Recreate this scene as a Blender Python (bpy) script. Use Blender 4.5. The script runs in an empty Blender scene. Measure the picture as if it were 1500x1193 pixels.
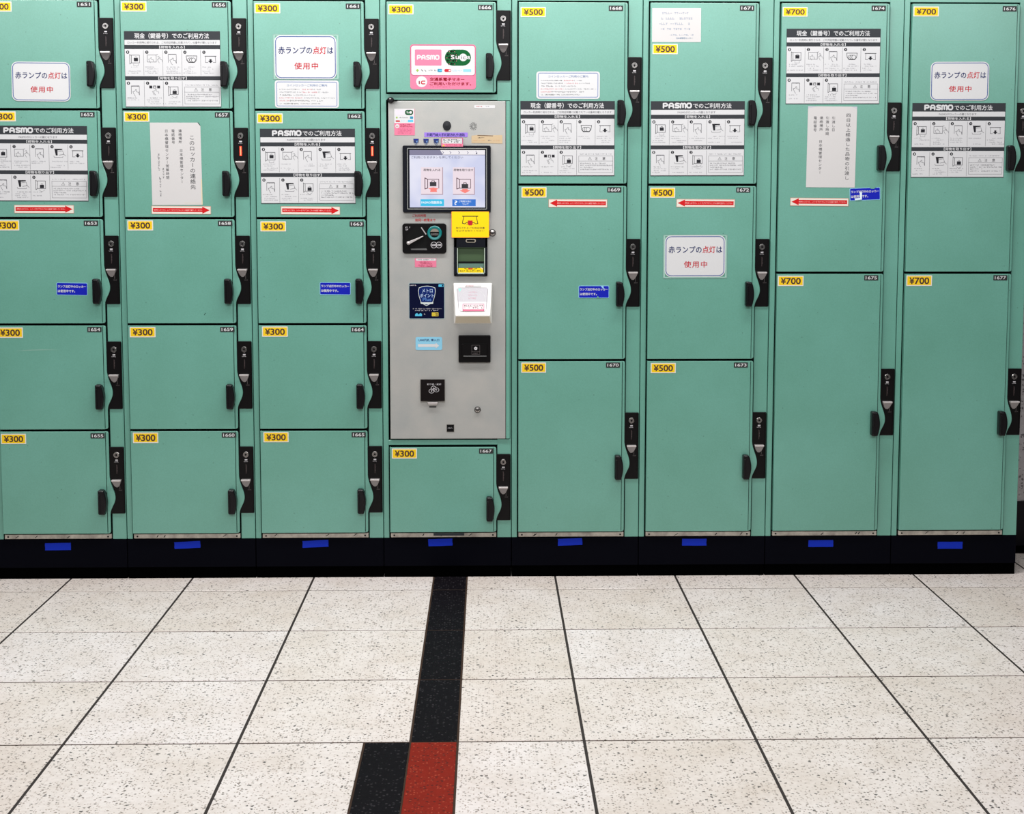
import bpy, bmesh, math, random
from mathutils import Matrix, Vector

random.seed(7)
C = bpy.context.scene.collection
R = math.radians
sc = bpy.context.scene

# ------------------------------------------------------------ camera
cam_data = bpy.data.cameras.new('camera')
cam = bpy.data.objects.new('camera', cam_data)
C.objects.link(cam)
sc.camera = cam
F_PX, W_PX, H_PX = 1944.12, 1500.0, 1193.0
cam_data.sensor_fit = 'HORIZONTAL'
cam_data.sensor_width = 36.0
cam_data.lens = 36.0 * F_PX / W_PX
cam_data.shift_x = -6.39 / W_PX
cam_data.shift_y = -135.46 / W_PX
cam_data.clip_start = 0.05
cam_data.clip_end = 60
yaw, pitch, roll = -0.0211, 0.0867, 0.0009
cyw, syw = math.cos(yaw), math.sin(yaw)
rz = Matrix(((cyw, -syw, 0), (syw, cyw, 0), (0, 0, 1)))
fw = rz @ Vector((0, math.cos(pitch), -math.sin(pitch)))
up0 = Vector((0, math.sin(pitch), math.cos(pitch)))
ri0 = Vector((1, 0, 0))
ri = rz @ (ri0 * math.cos(roll) + up0 * math.sin(roll))
up = rz @ (up0 * math.cos(roll) - ri0 * math.sin(roll))
M = Matrix((ri, up, -fw)).transposed().to_4x4()
M.translation = (1.1287, -4.0928, 1.1848)
cam.matrix_world = M

# ------------------------------------------------------------ world, lamps, exposure
sc.view_settings.view_transform = 'Standard'
sc.view_settings.look = 'None'
sc.view_settings.gamma = 1.0
sc.view_settings.use_curve_mapping = False
sc.view_settings.exposure = 0.08
world = bpy.data.worlds.new('station_ambience')
sc.world = world
world.use_nodes = True
world.node_tree.nodes['Background'].inputs[0].default_value = (0.92, 0.97, 1.0, 1)
world.node_tree.nodes['Background'].inputs[1].default_value = 0.05


def area(name, loc, rot, sx, sy, power, col):
    l = bpy.data.lights.new(name, 'AREA')
    l.shape = 'RECTANGLE'
    l.size, l.size_y = sx, sy
    l.energy = power
    l.color = col
    o = bpy.data.objects.new(name, l)
    o.location = loc
    o.rotation_euler = rot
    C.objects.link(o)
    return o


area('ceiling_light', (0.9, -0.72, 2.72), (0, 0, 0), 3.5, 0.30, 82, (1.0, 0.985, 0.975))
area('ceiling_light', (1.1, -4.6, 2.9), (R(60), 0, 0), 8.0, 0.45, 158, (0.985, 0.985, 1.0))  # row behind the camera, tilted at the doors to add haze near their tops

# ------------------------------------------------------------ materials
MATS = {}


def mat(name, col, rough=0.5, metal=0.0, emit=None, strength=1.0, spec=0.5):
    if name in MATS:
        return MATS[name]
    m = bpy.data.materials.new(name)
    m.use_nodes = True
    b = m.node_tree.nodes['Principled BSDF']
    b.inputs['Base Color'].default_value = (*col, 1)
    b.inputs['Roughness'].default_value = rough
    b.inputs['Metallic'].default_value = metal
    b.inputs['Specular IOR Level'].default_value = spec
    if emit:
        b.inputs['Emission Color'].default_value = (*emit, 1)
        b.inputs['Emission Strength'].default_value = strength
    m.diffuse_color = (*col, 1)
    MATS[name] = m
    return m


def nodes(m):
    nt = m.node_tree
    return nt, nt.nodes, nt.links, nt.nodes['Principled BSDF']


def ramp(N, stops, interp='LINEAR'):
    r = N.new('ShaderNodeValToRGB')
    r.color_ramp.interpolation = interp
    el = r.color_ramp.elements
    el[0].position, el[0].color = stops[0][0], (*stops[0][1], 1)
    el[1].position, el[1].color = stops[1][0], (*stops[1][1], 1)
    for p, c in stops[2:]:
        e = el.new(p)
        e.color = (*c, 1)
    return r


def mixc(N, L, kind, fac, a, b):
    x = N.new('ShaderNodeMix')
    x.data_type = 'RGBA'
    x.blend_type = kind
    for sock, v in ((x.inputs[0], fac), (x.inputs[6], a), (x.inputs[7], b)):
        if hasattr(v, 'is_output'):
            L.new(v, sock)
        elif isinstance(v, tuple):
            sock.default_value = (*v, 1)
        else:
            sock.default_value = v
    return x.outputs[2]


def noise(N, L, vec, scale, detail=4, rough=0.55):
    n = N.new('ShaderNodeTexNoise')
    n.inputs['Scale'].default_value = scale
    n.inputs['Detail'].default_value = detail
    n.inputs['Roughness'].default_value = rough
    L.new(vec, n.inputs['Vector'])
    return n.outputs['Fac']


def worldpos(N):
    return N.new('ShaderNodeNewGeometry').outputs['Position']


def painted(name, col, rough=0.42, grime=0.12):
    """powder-coated steel: faint mottling, a few dirt specks, orange-peel relief"""
    m = mat(name, col, rough, spec=0.85)
    nt, N, L, b = nodes(m)
    p = worldpos(N)
    big = noise(N, L, p, 3.2, 5, 0.6)
    r1 = ramp(N, [(0.3, (1 - grime, 1 - grime * 0.8, 1 - grime)), (0.7, (1.06, 1.03, 1.05))])
    L.new(big, r1.inputs[0])
    c = mixc(N, L, 'MULTIPLY', 1.0, col, r1.outputs[0])
    fine = noise(N, L, p, 260, 2, 0.6)
    r2 = ramp(N, [(0.3, (0.93, 0.95, 0.94)), (0.7, (1.05, 1.04, 1.05))])
    L.new(fine, r2.inputs[0])
    c = mixc(N, L, 'MULTIPLY', 1.0, c, r2.outputs[0])
    v = N.new('ShaderNodeTexVoronoi')
    v.inputs['Scale'].default_value = 26
    L.new(p, v.inputs['Vector'])
    r3 = ramp(N, [(0.035, (0.35, 0.4, 0.38)), (0.06, (1, 1, 1))])
    L.new(v.outputs['Distance'], r3.inputs[0])
    c = mixc(N, L, 'MULTIPLY', 0.55, c, r3.outputs[0])
    L.new(c, b.inputs['Base Color'])
    bp = N.new('ShaderNodeBump')
    bp.inputs['Strength'].default_value = 0.05
    bp.inputs['Distance'].default_value = 0.002
    L.new(noise(N, L, p, 420, 2), bp.inputs['Height'])
    L.new(bp.outputs[0], b.inputs['Normal'])
    return m


GREEN = painted('mint_green_paint', (0.118, 0.322, 0.252), 0.325)
DARKGAP = mat('gap_shade_chip_black', (0.003, 0.007, 0.006), 0.9, spec=0.1)  # near-black stands in for shade inside the gaps; also colours one paint chip
NAVY = mat('black_plinth_paint', (0.0014, 0.0015, 0.0035), 0.6, spec=0.03)
TOE = mat('black_toe_kick', (0.0006, 0.0006, 0.0006), 0.9, spec=0.0)
PLASTIC = mat('black_plastic', (0.0025, 0.002, 0.0023), 0.36, spec=0.18)
HANDLE = mat('black_grip_plastic', (0.0035, 0.003, 0.004), 0.32, spec=0.25)
CHROME = mat('chrome', (0.36, 0.34, 0.33), 0.27, 1.0)
SATIN = mat('satin_silver', (0.62, 0.58, 0.57), 0.38, 0.7)
KEYHOLE = mat('keyhole_black', (0.004, 0.004, 0.004), 0.6, spec=0.1)
MARK = mat('pale_print', (0.55, 0.53, 0.55), 0.6)
MARKDIM = mat('dim_print', (0.13, 0.11, 0.11), 0.6)
LAMP_OFF = mat('unlit_lamp_window', (0.03, 0.018, 0.018), 0.35)
LAMP_ON = mat('lit_red_lamp', (0.9, 0.03, 0.01), 0.4, emit=(1.0, 0.035, 0.012), strength=1.5)
LAMP_CORE = mat('lit_lamp_core', (0.9, 0.2, 0.1), 0.4, emit=(1.0, 0.17, 0.07), strength=1.6)

DARKTAPE = mat('dark_tape', (0.03, 0.035, 0.04), 0.6, spec=0.2)
STEELSILL = mat('scuffed_stainless', (0.50, 0.46, 0.41), 0.42, 0.35)
nt, N, L, b = nodes(STEELSILL)
p = worldpos(N)
r = ramp(N, [(0.35, (0.26, 0.23, 0.20)), (0.62, (0.50, 0.46, 0.40))])
L.new(noise(N, L, p, 22, 6, 0.7), r.inputs[0])
L.new(r.outputs[0], b.inputs['Base Color'])

PANEL = mat('grey_satin_panel', (0.40, 0.40, 0.39), 0.42, 0.25)
nt, N, L, b = nodes(PANEL)
p = worldpos(N)
r = ramp(N, [(0.3, (0.345, 0.355, 0.345)), (0.7, (0.42, 0.41, 0.385))])
L.new(noise(N, L, p, 9, 6, 0.6), r.inputs[0])
g = ramp(N, [(0.3, (0.95, 0.95, 0.95)), (0.7, (1.05, 1.05, 1.05))])
L.new(noise(N, L, p, 500, 2), g.inputs[0])
L.new(mixc(N, L, 'MULTIPLY', 1.0, r.outputs[0], g.outputs[0]), b.inputs['Base Color'])

WHITE = mat('white_vinyl', (0.57, 0.57, 0.575), 0.65, spec=0.2)
PAPER = mat('white_paper', (0.53, 0.515, 0.51), 0.85, spec=0.1)
SHEET = mat('sheet_white', (0.55, 0.55, 0.56), 0.7, spec=0.2)
CREAM = mat('cream_vinyl', (0.66, 0.62, 0.54), 0.6, spec=0.2)
SLATE = mat('slate_ink', (0.022, 0.025, 0.030), 0.5, spec=0.3)
INK = mat('black_ink', (0.016, 0.016, 0.020), 0.6, spec=0.15)
GREYINK = mat('grey_ink', (0.10, 0.10, 0.11), 0.6, spec=0.15)
PALEINK = mat('pale_grey_ink', (0.20, 0.20, 0.22), 0.6, spec=0.15)
LINE = mat('thin_line_ink', (0.13, 0.13, 0.14), 0.6, spec=0.15)
YELLOW = mat('yellow_vinyl', (0.78, 0.50, 0.008), 0.6, spec=0.2)
SIGNYEL = mat('sign_yellow', (0.82, 0.60, 0.003), 0.5, spec=0.2)
ORANGE = mat('sign_orange_edge', (0.85, 0.30, 0.02), 0.45)
BROWNINK = mat('dark_brown_ink', (0.055, 0.022, 0.010), 0.5)
PLATEBLK = mat('number_plate_black', (0.012, 0.014, 0.014), 0.5)
NAVYINK = mat('navy_ink', (0.010, 0.020, 0.10), 0.6, spec=0.1)
BLUELINE = mat('blue_line_ink', (0.055, 0.10, 0.26), 0.5)
REDINK = mat('red_ink', (0.45, 0.018, 0.03), 0.6, spec=0.1)
PALERED = mat('pale_red_ink', (0.48, 0.12, 0.14), 0.6)
ARROWRED = mat('arrow_red', (0.52, 0.006, 0.008), 0.5, spec=0.2)
PINKTEXT = mat('pink_text', (0.85, 0.45, 0.42), 0.5)
BLUE = mat('blue_vinyl', (0.002, 0.008, 0.36), 0.5, spec=0.2)
PALEBLUE = mat('pale_blue_edge', (0.25, 0.50, 0.72), 0.5)
TAPE = mat('blue_tape', (0.002, 0.020, 0.36), 0.6, spec=0.15)
PINK = mat('pink_vinyl', (0.66, 0.17, 0.27), 0.6, spec=0.2)
LINEPINK = mat('dark_pink_line', (0.42, 0.08, 0.17), 0.5, spec=0.2)
MAROON = mat('maroon_ink', (0.22, 0.003, 0.012), 0.6, spec=0.1)
SUGREEN = mat('deep_green', (0.004, 0.085, 0.022), 0.6, spec=0.1)
SUDARK = mat('green_black', (0.003, 0.008, 0.004), 0.6, spec=0.1)
CYAN = mat('cyan_ink', (0.06, 0.42, 0.62), 0.45)
SKY = mat('light_blue_ink', (0.22, 0.50, 0.66), 0.55, spec=0.2)
TEAL = mat('teal_blue_ink', (0.01, 0.20, 0.34), 0.45)
OLIVE = mat('olive_green_ink', (0.25, 0.38, 0.05), 0.45)
VIOLET = mat('violet_tape', (0.28, 0.17, 0.60), 0.6, spec=0.2)
TAN = mat('tan_tape', (0.50, 0.38, 0.24), 0.7, spec=0.1)
SHIELD = mat('shield_navy', (0.006, 0.018, 0.10), 0.4)
LAMINATE = mat('clear_laminate_edge', (0.22, 0.36, 0.31), 0.2)
DARKRED = mat('dark_red_ink', (0.40, 0.008, 0.012), 0.5)
MIDNIGHT = mat('midnight_blue', (0.0015, 0.003, 0.022), 0.4, spec=0.1)
ROYAL = mat('royal_blue', (0.003, 0.014, 0.11), 0.4, spec=0.15)
GOLD = mat('gold_ink', (0.55, 0.42, 0.03), 0.4)
SILVERINK = mat('silver_ink', (0.55, 0.60, 0.58), 0.4)
OLDTAPE = mat('yellowed_tape', (0.62, 0.52, 0.33), 0.5)


def floor_mat(name, base, dark, speck, amt, rough=0.34, tint=True, spec=0.4):
    m = mat(name, base, rough, spec=spec)
    nt, N, L, b = nodes(m)
    p = worldpos(N)
    c = base
    if tint:
        oi = N.new('ShaderNodeObjectInfo')
        rt = ramp(N, [(0.0, (0.955, 0.935, 0.91)), (0.35, (0.985, 0.975, 0.96)), (0.7, (1.0, 0.995, 0.99)), (1.0, (1.03, 1.035, 1.06))])
        L.new(oi.outputs['Random'], rt.inputs[0])
        c = mixc(N, L, 'MULTIPLY', 1.0, c, rt.outputs[0])
    r1 = ramp(N, [(0.3, (0.91, 0.88, 0.84)), (0.65, (1.03, 1.03, 1.03))])
    L.new(noise(N, L, p, 7, 5, 0.62), r1.inputs[0])
    c = mixc(N, L, 'MULTIPLY', 1.0, c, r1.outputs[0])
    r1b = ramp(N, [(0.35, (0.93, 0.92, 0.91)), (0.65, (1.04, 1.04, 1.04))])
    L.new(noise(N, L, p, 90, 3, 0.6), r1b.inputs[0])
    c = mixc(N, L, 'MULTIPLY', 1.0, c, r1b.outputs[0])
    for sc_, th, dk, pick in speck:
        v = N.new('ShaderNodeTexVoronoi')
        v.inputs['Scale'].default_value = sc_
        wv = N.new('ShaderNodeVectorMath')
        wv.operation = 'ADD'
        nn = N.new('ShaderNodeTexNoise')
        nn.inputs['Scale'].default_value = sc_ * 1.6
        L.new(p, nn.inputs['Vector'])
        sv = N.new('ShaderNodeVectorMath')
        sv.operation = 'SCALE'
        sv.inputs['Scale'].default_value = 0.9 / sc_
        L.new(nn.outputs['Color'], sv.inputs[0])
        L.new(p, wv.inputs[0])
        L.new(sv.outputs[0], wv.inputs[1])
        L.new(wv.outputs[0], v.inputs['Vector'])
        near = N.new('ShaderNodeMath')
        near.operation = 'LESS_THAN'
        near.inputs[1].default_value = th
        L.new(v.outputs['Distance'], near.inputs[0])
        sep = N.new('ShaderNodeSeparateColor')
        L.new(v.outputs['Color'], sep.inputs[0])
        sel = N.new('ShaderNodeMath')
        sel.operation = 'LESS_THAN'
        sel.inputs[1].default_value = pick
        L.new(sep.outputs[0], sel.inputs[0])
        mul = N.new('ShaderNodeMath')
        mul.operation = 'MULTIPLY'
        L.new(near.outputs[0], mul.inputs[0])
        L.new(sel.outputs[0], mul.inputs[1])
        mul2 = N.new('ShaderNodeMath')
        mul2.operation = 'MULTIPLY'
        mul2.inputs[1].default_value = amt
        L.new(mul.outputs[0], mul2.inputs[0])
        c = mixc(N, L, 'MIX', mul2.outputs[0], c, dk)
    L.new(c, b.inputs['Base Color'])
    return m


TERRAZZO = floor_mat('cream_terrazzo', (0.74, 0.685, 0.66), None,
                     [(120, 0.30, (0.20, 0.17, 0.15), 0.36), (85, 0.26, (0.07, 0.06, 0.06), 0.20), (190, 0.36, (0.36, 0.29, 0.25), 0.32)], 0.92)
BLACKTILE = floor_mat('black_granite_tile', (0.006, 0.005, 0.007), None,
                      [(140, 0.34, (0.055, 0.050, 0.055), 0.35)], 0.5, 0.55, False, 0.04)
REDTILE = floor_mat('red_granite_tile', (0.21, 0.016, 0.009), None,
                    [(120, 0.36, (0.06, 0.014, 0.012), 0.45), (150, 0.30, (0.40, 0.075, 0.04), 0.4)], 0.7, 0.5, False, 0.05)
GRANITE = floor_mat('grey_granite_wall', (0.34, 0.32, 0.33), None,
                    [(120, 0.40, (0.045, 0.04, 0.045), 0.5), (90, 0.34, (0.38, 0.36, 0.36), 0.35)], 0.85, 0.35, False)
GROUT = mat('brown_grout', (0.045, 0.028, 0.020), 0.9, spec=0.1)
SEALANT = mat('dark_joint_sealant', (0.018, 0.012, 0.010), 0.8)
BASEBLK = mat('dark_granite_base', (0.006, 0.005, 0.007), 0.4, spec=0.15)

# ------------------------------------------------------------ object helpers
WP = {}


def link(o, parent=None, at=(0, 0, 0)):
    """at = world position of the object's origin (no parent in this scene is rotated unless it is top level)"""
    C.objects.link(o)
    WP[o.name] = Vector(at)
    if parent is not None:
        o.parent = parent
        o.location = Vector(at) - WP[parent.name]
    else:
        o.location = at
    return o


def thing(name, label, cat, at=(0, 0, 0), group=None, data=None, ang=0.0):
    o = bpy.data.objects.new(name, data)
    link(o, None, at)
    if data is None:
        o.empty_display_size = 0.05
    o['label'] = label
    o['category'] = cat
    if group:
        o['group'] = group
    if ang:
        o.rotation_euler = (0, -R(ang), 0)
    return o


def part(name, me, parent, at=None, label=None):
    o = bpy.data.objects.new(name, me)
    link(o, parent, WP[parent.name] if at is None else at)
    if label:
        o['label'] = label
    return o


class MB:
    """mesh builder for solid parts; coordinates in metres, local to the part"""

    def __init__(self, *mats):
        self.bm = bmesh.new()
        self.mats = list(mats)

    def mi(self, m):
        if m not in self.mats:
            self.mats.append(m)
        return self.mats.index(m)

    def box(self, x0, x1, y0, y1, z0, z1, m=None, bev=0.0, seg=1):
        bm = bmesh.new()
        bmesh.ops.create_cube(bm, size=1.0)
        for v in bm.verts:
            v.co = Vector(((x0 + x1) / 2 + v.co.x * (x1 - x0), (y0 + y1) / 2 + v.co.y * (y1 - y0), (z0 + z1) / 2 + v.co.z * (z1 - z0)))
        if bev:
            bmesh.ops.bevel(bm, geom=bm.edges[:], offset=bev, segments=seg, affect='EDGES', profile=0.5)
        self._add(bm, m)

    def prism(self, pts, y0, y1, m=None, bev=0.0, seg=1):
        """outline pts (x, z) extruded from y1 (back) to y0 (front)"""
        bm = bmesh.new()
        vs = [bm.verts.new((x, y1, z)) for x, z in pts]
        f = bm.faces.new(vs)
        f.normal_update()
        if f.normal.y > 0:
            f.normal_flip()
        ret = bmesh.ops.extrude_face_region(bm, geom=[f])
        nv = [g for g in ret['geom'] if isinstance(g, bmesh.types.BMVert)]
        for v in nv:
            v.co.y = y0
        bmesh.ops.recalc_face_normals(bm, faces=bm.faces[:])
        if bev:
            ed = [e for e in bm.edges if all(abs(v.co.y - y0) < 1e-7 for v in e.verts)]
            bmesh.ops.bevel(bm, geom=ed, offset=bev, segments=seg, affect='EDGES', profile=0.5)
        self._add(bm, m)

    def lathe(self, cx, cz, prof, m=None, n=20, sx=1.0):
        """prof = [(radius, y)] revolved round the y axis through (cx, cz)"""
        bm = bmesh.new()
        rings = []
        for r_, y in prof:
            if r_ <= 1e-6:
                rings.append([bm.verts.new((cx, y, cz))])
            else:
                rings.append([bm.verts.new((cx + r_ * sx * math.cos(2 * math.pi * k / n), y, cz + r_ * math.sin(2 * math.pi * k / n))) for k in range(n)])
        for a, b_ in zip(rings, rings[1:]):
            for k in range(n):
                if len(a) == 1 and len(b_) > 1:
                    bm.faces.new((a[0], b_[k], b_[(k + 1) % n]))
                elif len(b_) == 1 and len(a) > 1:
                    bm.faces.new((a[k], b_[0], a[(k + 1) % n]))
                elif len(a) > 1:
                    bm.faces.new((a[k], b_[k], b_[(k + 1) % n], a[(k + 1) % n]))
        bmesh.ops.recalc_face_normals(bm, faces=bm.faces[:])
        self._add(bm, m)

    def quadsheet(self, vs, m=None):
        bm = bmesh.new()
        bm.faces.new([bm.verts.new(v) for v in vs])
        self._add(bm, m)

    def _add(self, bm, m):
        if m is not None:
            i = self.mi(m)
            for f in bm.faces:
                f.material_index = i
        me = bpy.data.meshes.new('tmp')
        bm.to_mesh(me)
        bm.free()
        self.bm.from_mesh(me)
        bpy.data.meshes.remove(me)

    def mesh(self, name):
        me = bpy.data.meshes.new(name)
        self.bm.to_mesh(me)
        self.bm.free()
        for m in self.mats:
            me.materials.append(m)
        return me


# ---- lettering: glyph outlines of Blender's own font turned into flat meshes
_glyph = {}


def glyphs(s):
    key = s
    if key in _glyph:
        return _glyph[key]
    cu = bpy.data.curves.new('lettering', 'FONT')
    cu.body = s
    cu.size = 1.0
    cu.resolution_u = 2 if len(s) > 1 or ord(s[0]) > 255 else 4
    if s.isascii() or s[0] in '¥￥':
        cu.resolution_u = 4
    ob = bpy.data.objects.new('lettering', cu)
    me = ob.to_mesh()
    vs = [(v.co.x, v.co.y) for v in me.vertices]
    fs = [tuple(p_.vertices) for p_ in me.polygons]
    ob.to_mesh_clear()
    bpy.data.objects.remove(ob)
    bpy.data.curves.remove(cu)
    _glyph[key] = (vs, fs)
    return _glyph[key]


def rrect(x0, y0, x1, y1, r_, n=5):
    if r_ <= 0:
        return [(x0, y0), (x1, y0), (x1, y1), (x0, y1)]
    pts = []
    for cx, cy, a0 in ((x1 - r_, y0 + r_, -90), (x1 - r_, y1 - r_, 0), (x0 + r_, y1 - r_, 90), (x0 + r_, y0 + r_, 180)):
        for k in range(n + 1):
            a = R(a0 + 90 * k / n)
            pts.append((cx + r_ * math.cos(a), cy + r_ * math.sin(a)))
    return pts


class Print:
    """flat print. Design units: u to the right, v down; real size = units * (su, sv) metres.
    Every layer lies 0.12 mm in front of the one below."""

    def __init__(self, su, sv, base=0.0):
        self.su, self.sv, self.base = su, sv, base
        self.v, self.f, self.m, self.mats, self.k = [], [], [], [], 0

    def _mi(self, m):
        if m not in self.mats:
            self.mats.append(m)
        return self.mats.index(m)

    def raw(self, vs, fs, m, layer):
        o = len(self.v)
        self.k = (self.k + 1) % 24
        y = -(self.base + layer * 0.00012 + self.k * 2e-6)   # no two pieces of print lie in one plane
        self.v += [(u * self.su, y, -w * self.sv) for u, w in vs]
        i = self._mi(m)
        for f in fs:
            self.f.append(tuple(o + k for k in f))
            self.m.append(i)

    def poly(self, pts, m, layer=1):
        self.raw(pts, [tuple(range(len(pts)))], m, layer)

    def rect(self, x0, y0, x1, y1, m, layer=1, r_=0):
        self.poly(rrect(x0, y0, x1, y1, r_), m, layer)

    def slab(self, x0, y0, x1, y1, m, r_=0, t=0.0005, pts=None):
        """the sheet itself: front at layer 0, with a thin edge running back"""
        pts = pts or rrect(x0, y0, x1, y1, r_)
        n = len(pts)
        o = len(self.v)
        self.v += [(u * self.su, -self.base, -w * self.sv) for u, w in pts]
        self.v += [(u * self.su, -self.base + t, -w * self.sv) for u, w in pts]
        i = self._mi(m)
        self.f.append(tuple(o + k for k in range(n)))
        self.m.append(i)
        for k in range(n):
            self.f.append((o + k, o + (k + 1) % n, o + n + (k + 1) % n, o + n + k))
            self.m.append(i)

    def ring(self, outer, inner, m, layer=1):
        n = len(outer)
        self.raw(outer + inner, [(k, (k + 1) % n, n + (k + 1) % n, n + k) for k in range(n)], m, layer)

    def frame(self, x0, y0, x1, y1, w, m, layer=1, r_=0):
        if r_ <= 0:
            o = [(x0, y0), (x1, y0), (x1, y1), (x0, y1)]
            i = [(x0 + w, y0 + w), (x1 - w, y0 + w), (x1 - w, y1 - w), (x0 + w, y1 - w)]
        else:
            o = rrect(x0, y0, x1, y1, r_)
            i = rrect(x0 + w, y0 + w, x1 - w, y1 - w, max(r_ - w, 0.01))
        self.ring(o, i, m, layer)

    def disc(self, cx, cy, r_, m, layer=1, n=18, ry=None):
        ry = ry or r_
        self.poly([(cx + r_ * math.cos(2 * math.pi * k / n), cy + ry * math.sin(2 * math.pi * k / n)) for k in range(n)], m, layer)

    def circle(self, cx, cy, r_, w, m, layer=1, n=20, ry=None):
        ry = ry or r_
        o = [(cx + r_ * math.cos(2 * math.pi * k / n), cy + ry * math.sin(2 * math.pi * k / n)) for k in range(n)]
        i = [(cx + (r_ - w) * math.cos(2 * math.pi * k / n), cy + (ry - w) * math.sin(2 * math.pi * k / n)) for k in range(n)]
        self.ring(o, i, m, layer)

    def line(self, pts, w, m, layer=1, cap=False):
        for (ax, ay), (bx, by) in zip(pts, pts[1:]):
            dx, dy = bx - ax, by - ay
            d = math.hypot(dx, dy) or 1
            nx, ny = -dy / d * w / 2, dx / d * w / 2
            ex, ey = dx / d * w * 0.3, dy / d * w * 0.3
            if cap:
                ex = ey = 0
            self.poly([(ax + nx - ex, ay + ny - ey), (bx + nx + ex, by + ny + ey), (bx - nx + ex, by - ny + ey), (ax - nx - ex, ay - ny - ey)], m, layer)
        if cap:
            for x, y in pts:
                self.disc(x, y, w / 2, m, layer, 10)

    def text(self, s, x0, y0, x1, y1, m, layer=2, bold=0.0):
        """lettering stretched to fill the box exactly"""
        vs, fs = glyphs(s)
        if not vs:
            return
        ax, bx = min(v[0] for v in vs), max(v[0] for v in vs)
        ay, by = min(v[1] for v in vs), max(v[1] for v in vs)
        kx, ky = (x1 - x0) / max(bx - ax, 1e-6), (y1 - y0) / max(by - ay, 1e-6)
        self.heavy([(x0 + (x - ax) * kx, y1 - (y - ay) * ky) for x, y in vs], [f[::-1] for f in fs], m, layer, bold, (y1 - y0))

    def heavy(self, vs, fs, m, layer, bold, em):
        if not bold:
            self.raw(vs, fs, m, layer)
            return
        d = bold * em * 1.3
        dv = d * self.su / self.sv
        for a, b_ in ((-d, -dv), (d, -dv), (-d, dv), (d, dv)):
            self.raw([(x + a, y + b_ * 0.8) for x, y in vs], fs, m, layer)

    def cells(self, s, x, y, cw, ch, m, layer=2, bold=0.0, vertical=False, size=0.92, mats=None):
        """one glyph per cell, natural proportions"""
        for k, chx in enumerate(s):
            if chx in ' 　':
                continue
            mm = mats[k] if mats else m
            vs, fs = glyphs(chx)
            if not vs:
                continue
            full = ord(chx) > 255
            kx, ky = cw * size, ch * size
            adv = 0.5 if full else (max(v[0] for v in vs) + min(v[0] for v in vs)) / 2
            mid = 0.36 if full else (max(v[1] for v in vs) + min(v[1] for v in vs)) / 2
            cx = x + (0 if vertical else k * cw) + cw / 2
            cy = y + (k * ch if vertical else 0) + ch / 2
            out = []
            for vx, vy in vs:
                dx, dy = vx - adv, vy - mid
                if vertical and chx in 'ー～〜（）()':
                    dx, dy = dy, -dx
                if vertical and chx in 'ッャュョ。、':
                    dx, dy = dx + 0.1, dy + 0.1
                out.append((cx + dx * kx, cy - dy * ky))
            self.heavy(out, [f[::-1] for f in fs], mm, layer, bold, ch)

    def micro(self, x0, y0, x1, h, m, layer=1, vertical=False, fill=0.9, rnd=None):
        """a line of print too small to read: one cluster of strokes per character"""
        rn = rnd or random
        t = x0
        lim = x1
        while t < lim - h * 0.5:
            if rn.random() < fill:
                k = rn.choice((0, 1, 2, 3))
                w = h * 0.8
                q = []
                if k in (0, 2):
                    q.append((0, 0.1, 1, 0.32))
                    q.append((0.38, 0.1, 0.62, 1))
                if k in (1, 2):
                    q.append((0.05, 0.68, 1, 0.9))
                if k == 1:
                    q.append((0, 0, 0.25, 1))
                if k == 3:
                    q.append((0.1, 0.4, 1, 0.62))
                for a, b_, c_, d in q:
                    if vertical:
                        self.rect(y0 + a * w, t + b_ * w, y0 + c_ * w, t + d * w, m, layer)
                    else:
                        self.rect(t + a * w, y0 + b_ * h, t + c_ * w, y0 + d * h, m, layer)
            t += h * 0.98

    def mesh(self, name):
        me = bpy.data.meshes.new(name)
        me.from_pydata(self.v, [], self.f)
        for m in self.mats:
            me.materials.append(m)
        me.polygons.foreach_set('material_index', self.m)
        # make flat print face the room
        flip = [p_.index for p_ in me.polygons if abs(p_.normal.y) > 0.9 and p_.normal.y > 0]
        if flip:
            bm = bmesh.new()
            bm.from_mesh(me)
            bm.faces.ensure_lookup_table()
            for i in flip:
                bm.faces[i].normal_flip()
            bm.to_mesh(me)
            bm.free()
        me.update()
        return me


# ------------------------------------------------------------ floor and wall (setting)
ROW0, TD = -0.137, 0.379
XJ = [-1.694, -1.315, -0.936, -0.557, -0.178, 0.201, 0.580, 0.957, 1.060, 1.338, 1.717, 2.096, 2.475, 2.854, 3.233, 3.612, 3.991]
mb = MB(GROUT)
mb.box(-1.7, 4.0, -3.3, 0.75, -0.05, -0.0012, GROUT)
for x in XJ[1:-1]:
    if abs(x - 1.06) < 0.01 or abs(x - 0.957) < 0.01:
        continue
    mb.box(x - 0.004, x + 0.004, -3.3, 0.75, -0.004, -0.0006, SEALANT)
floor = bpy.data.objects.new('floor', mb.mesh('floor'))
link(floor)
floor['kind'] = 'structure'

_tile = {}


def tile(x0, x1, y0, y1, m, gx=0.0030, gy=0.0030):
    w, d = x1 - x0, y1 - y0
    key = (round(w, 3), round(d, 3), m.name, gx)
    if key not in _tile:
        t = MB(m)
        t.box(gx, w - gx, gy, d - gy, -0.02, 0.0, m, bev=0.0008)
        _tile[key] = t.mesh('tile')
    o = part('tile', _tile[key], floor, (x0, y0, 0))
    if m is BLACKTILE:
        o['label'] = 'black granite floor tile'
    elif m is REDTILE:
        o['label'] = 'dark red granite floor tile'
    return o


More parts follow.
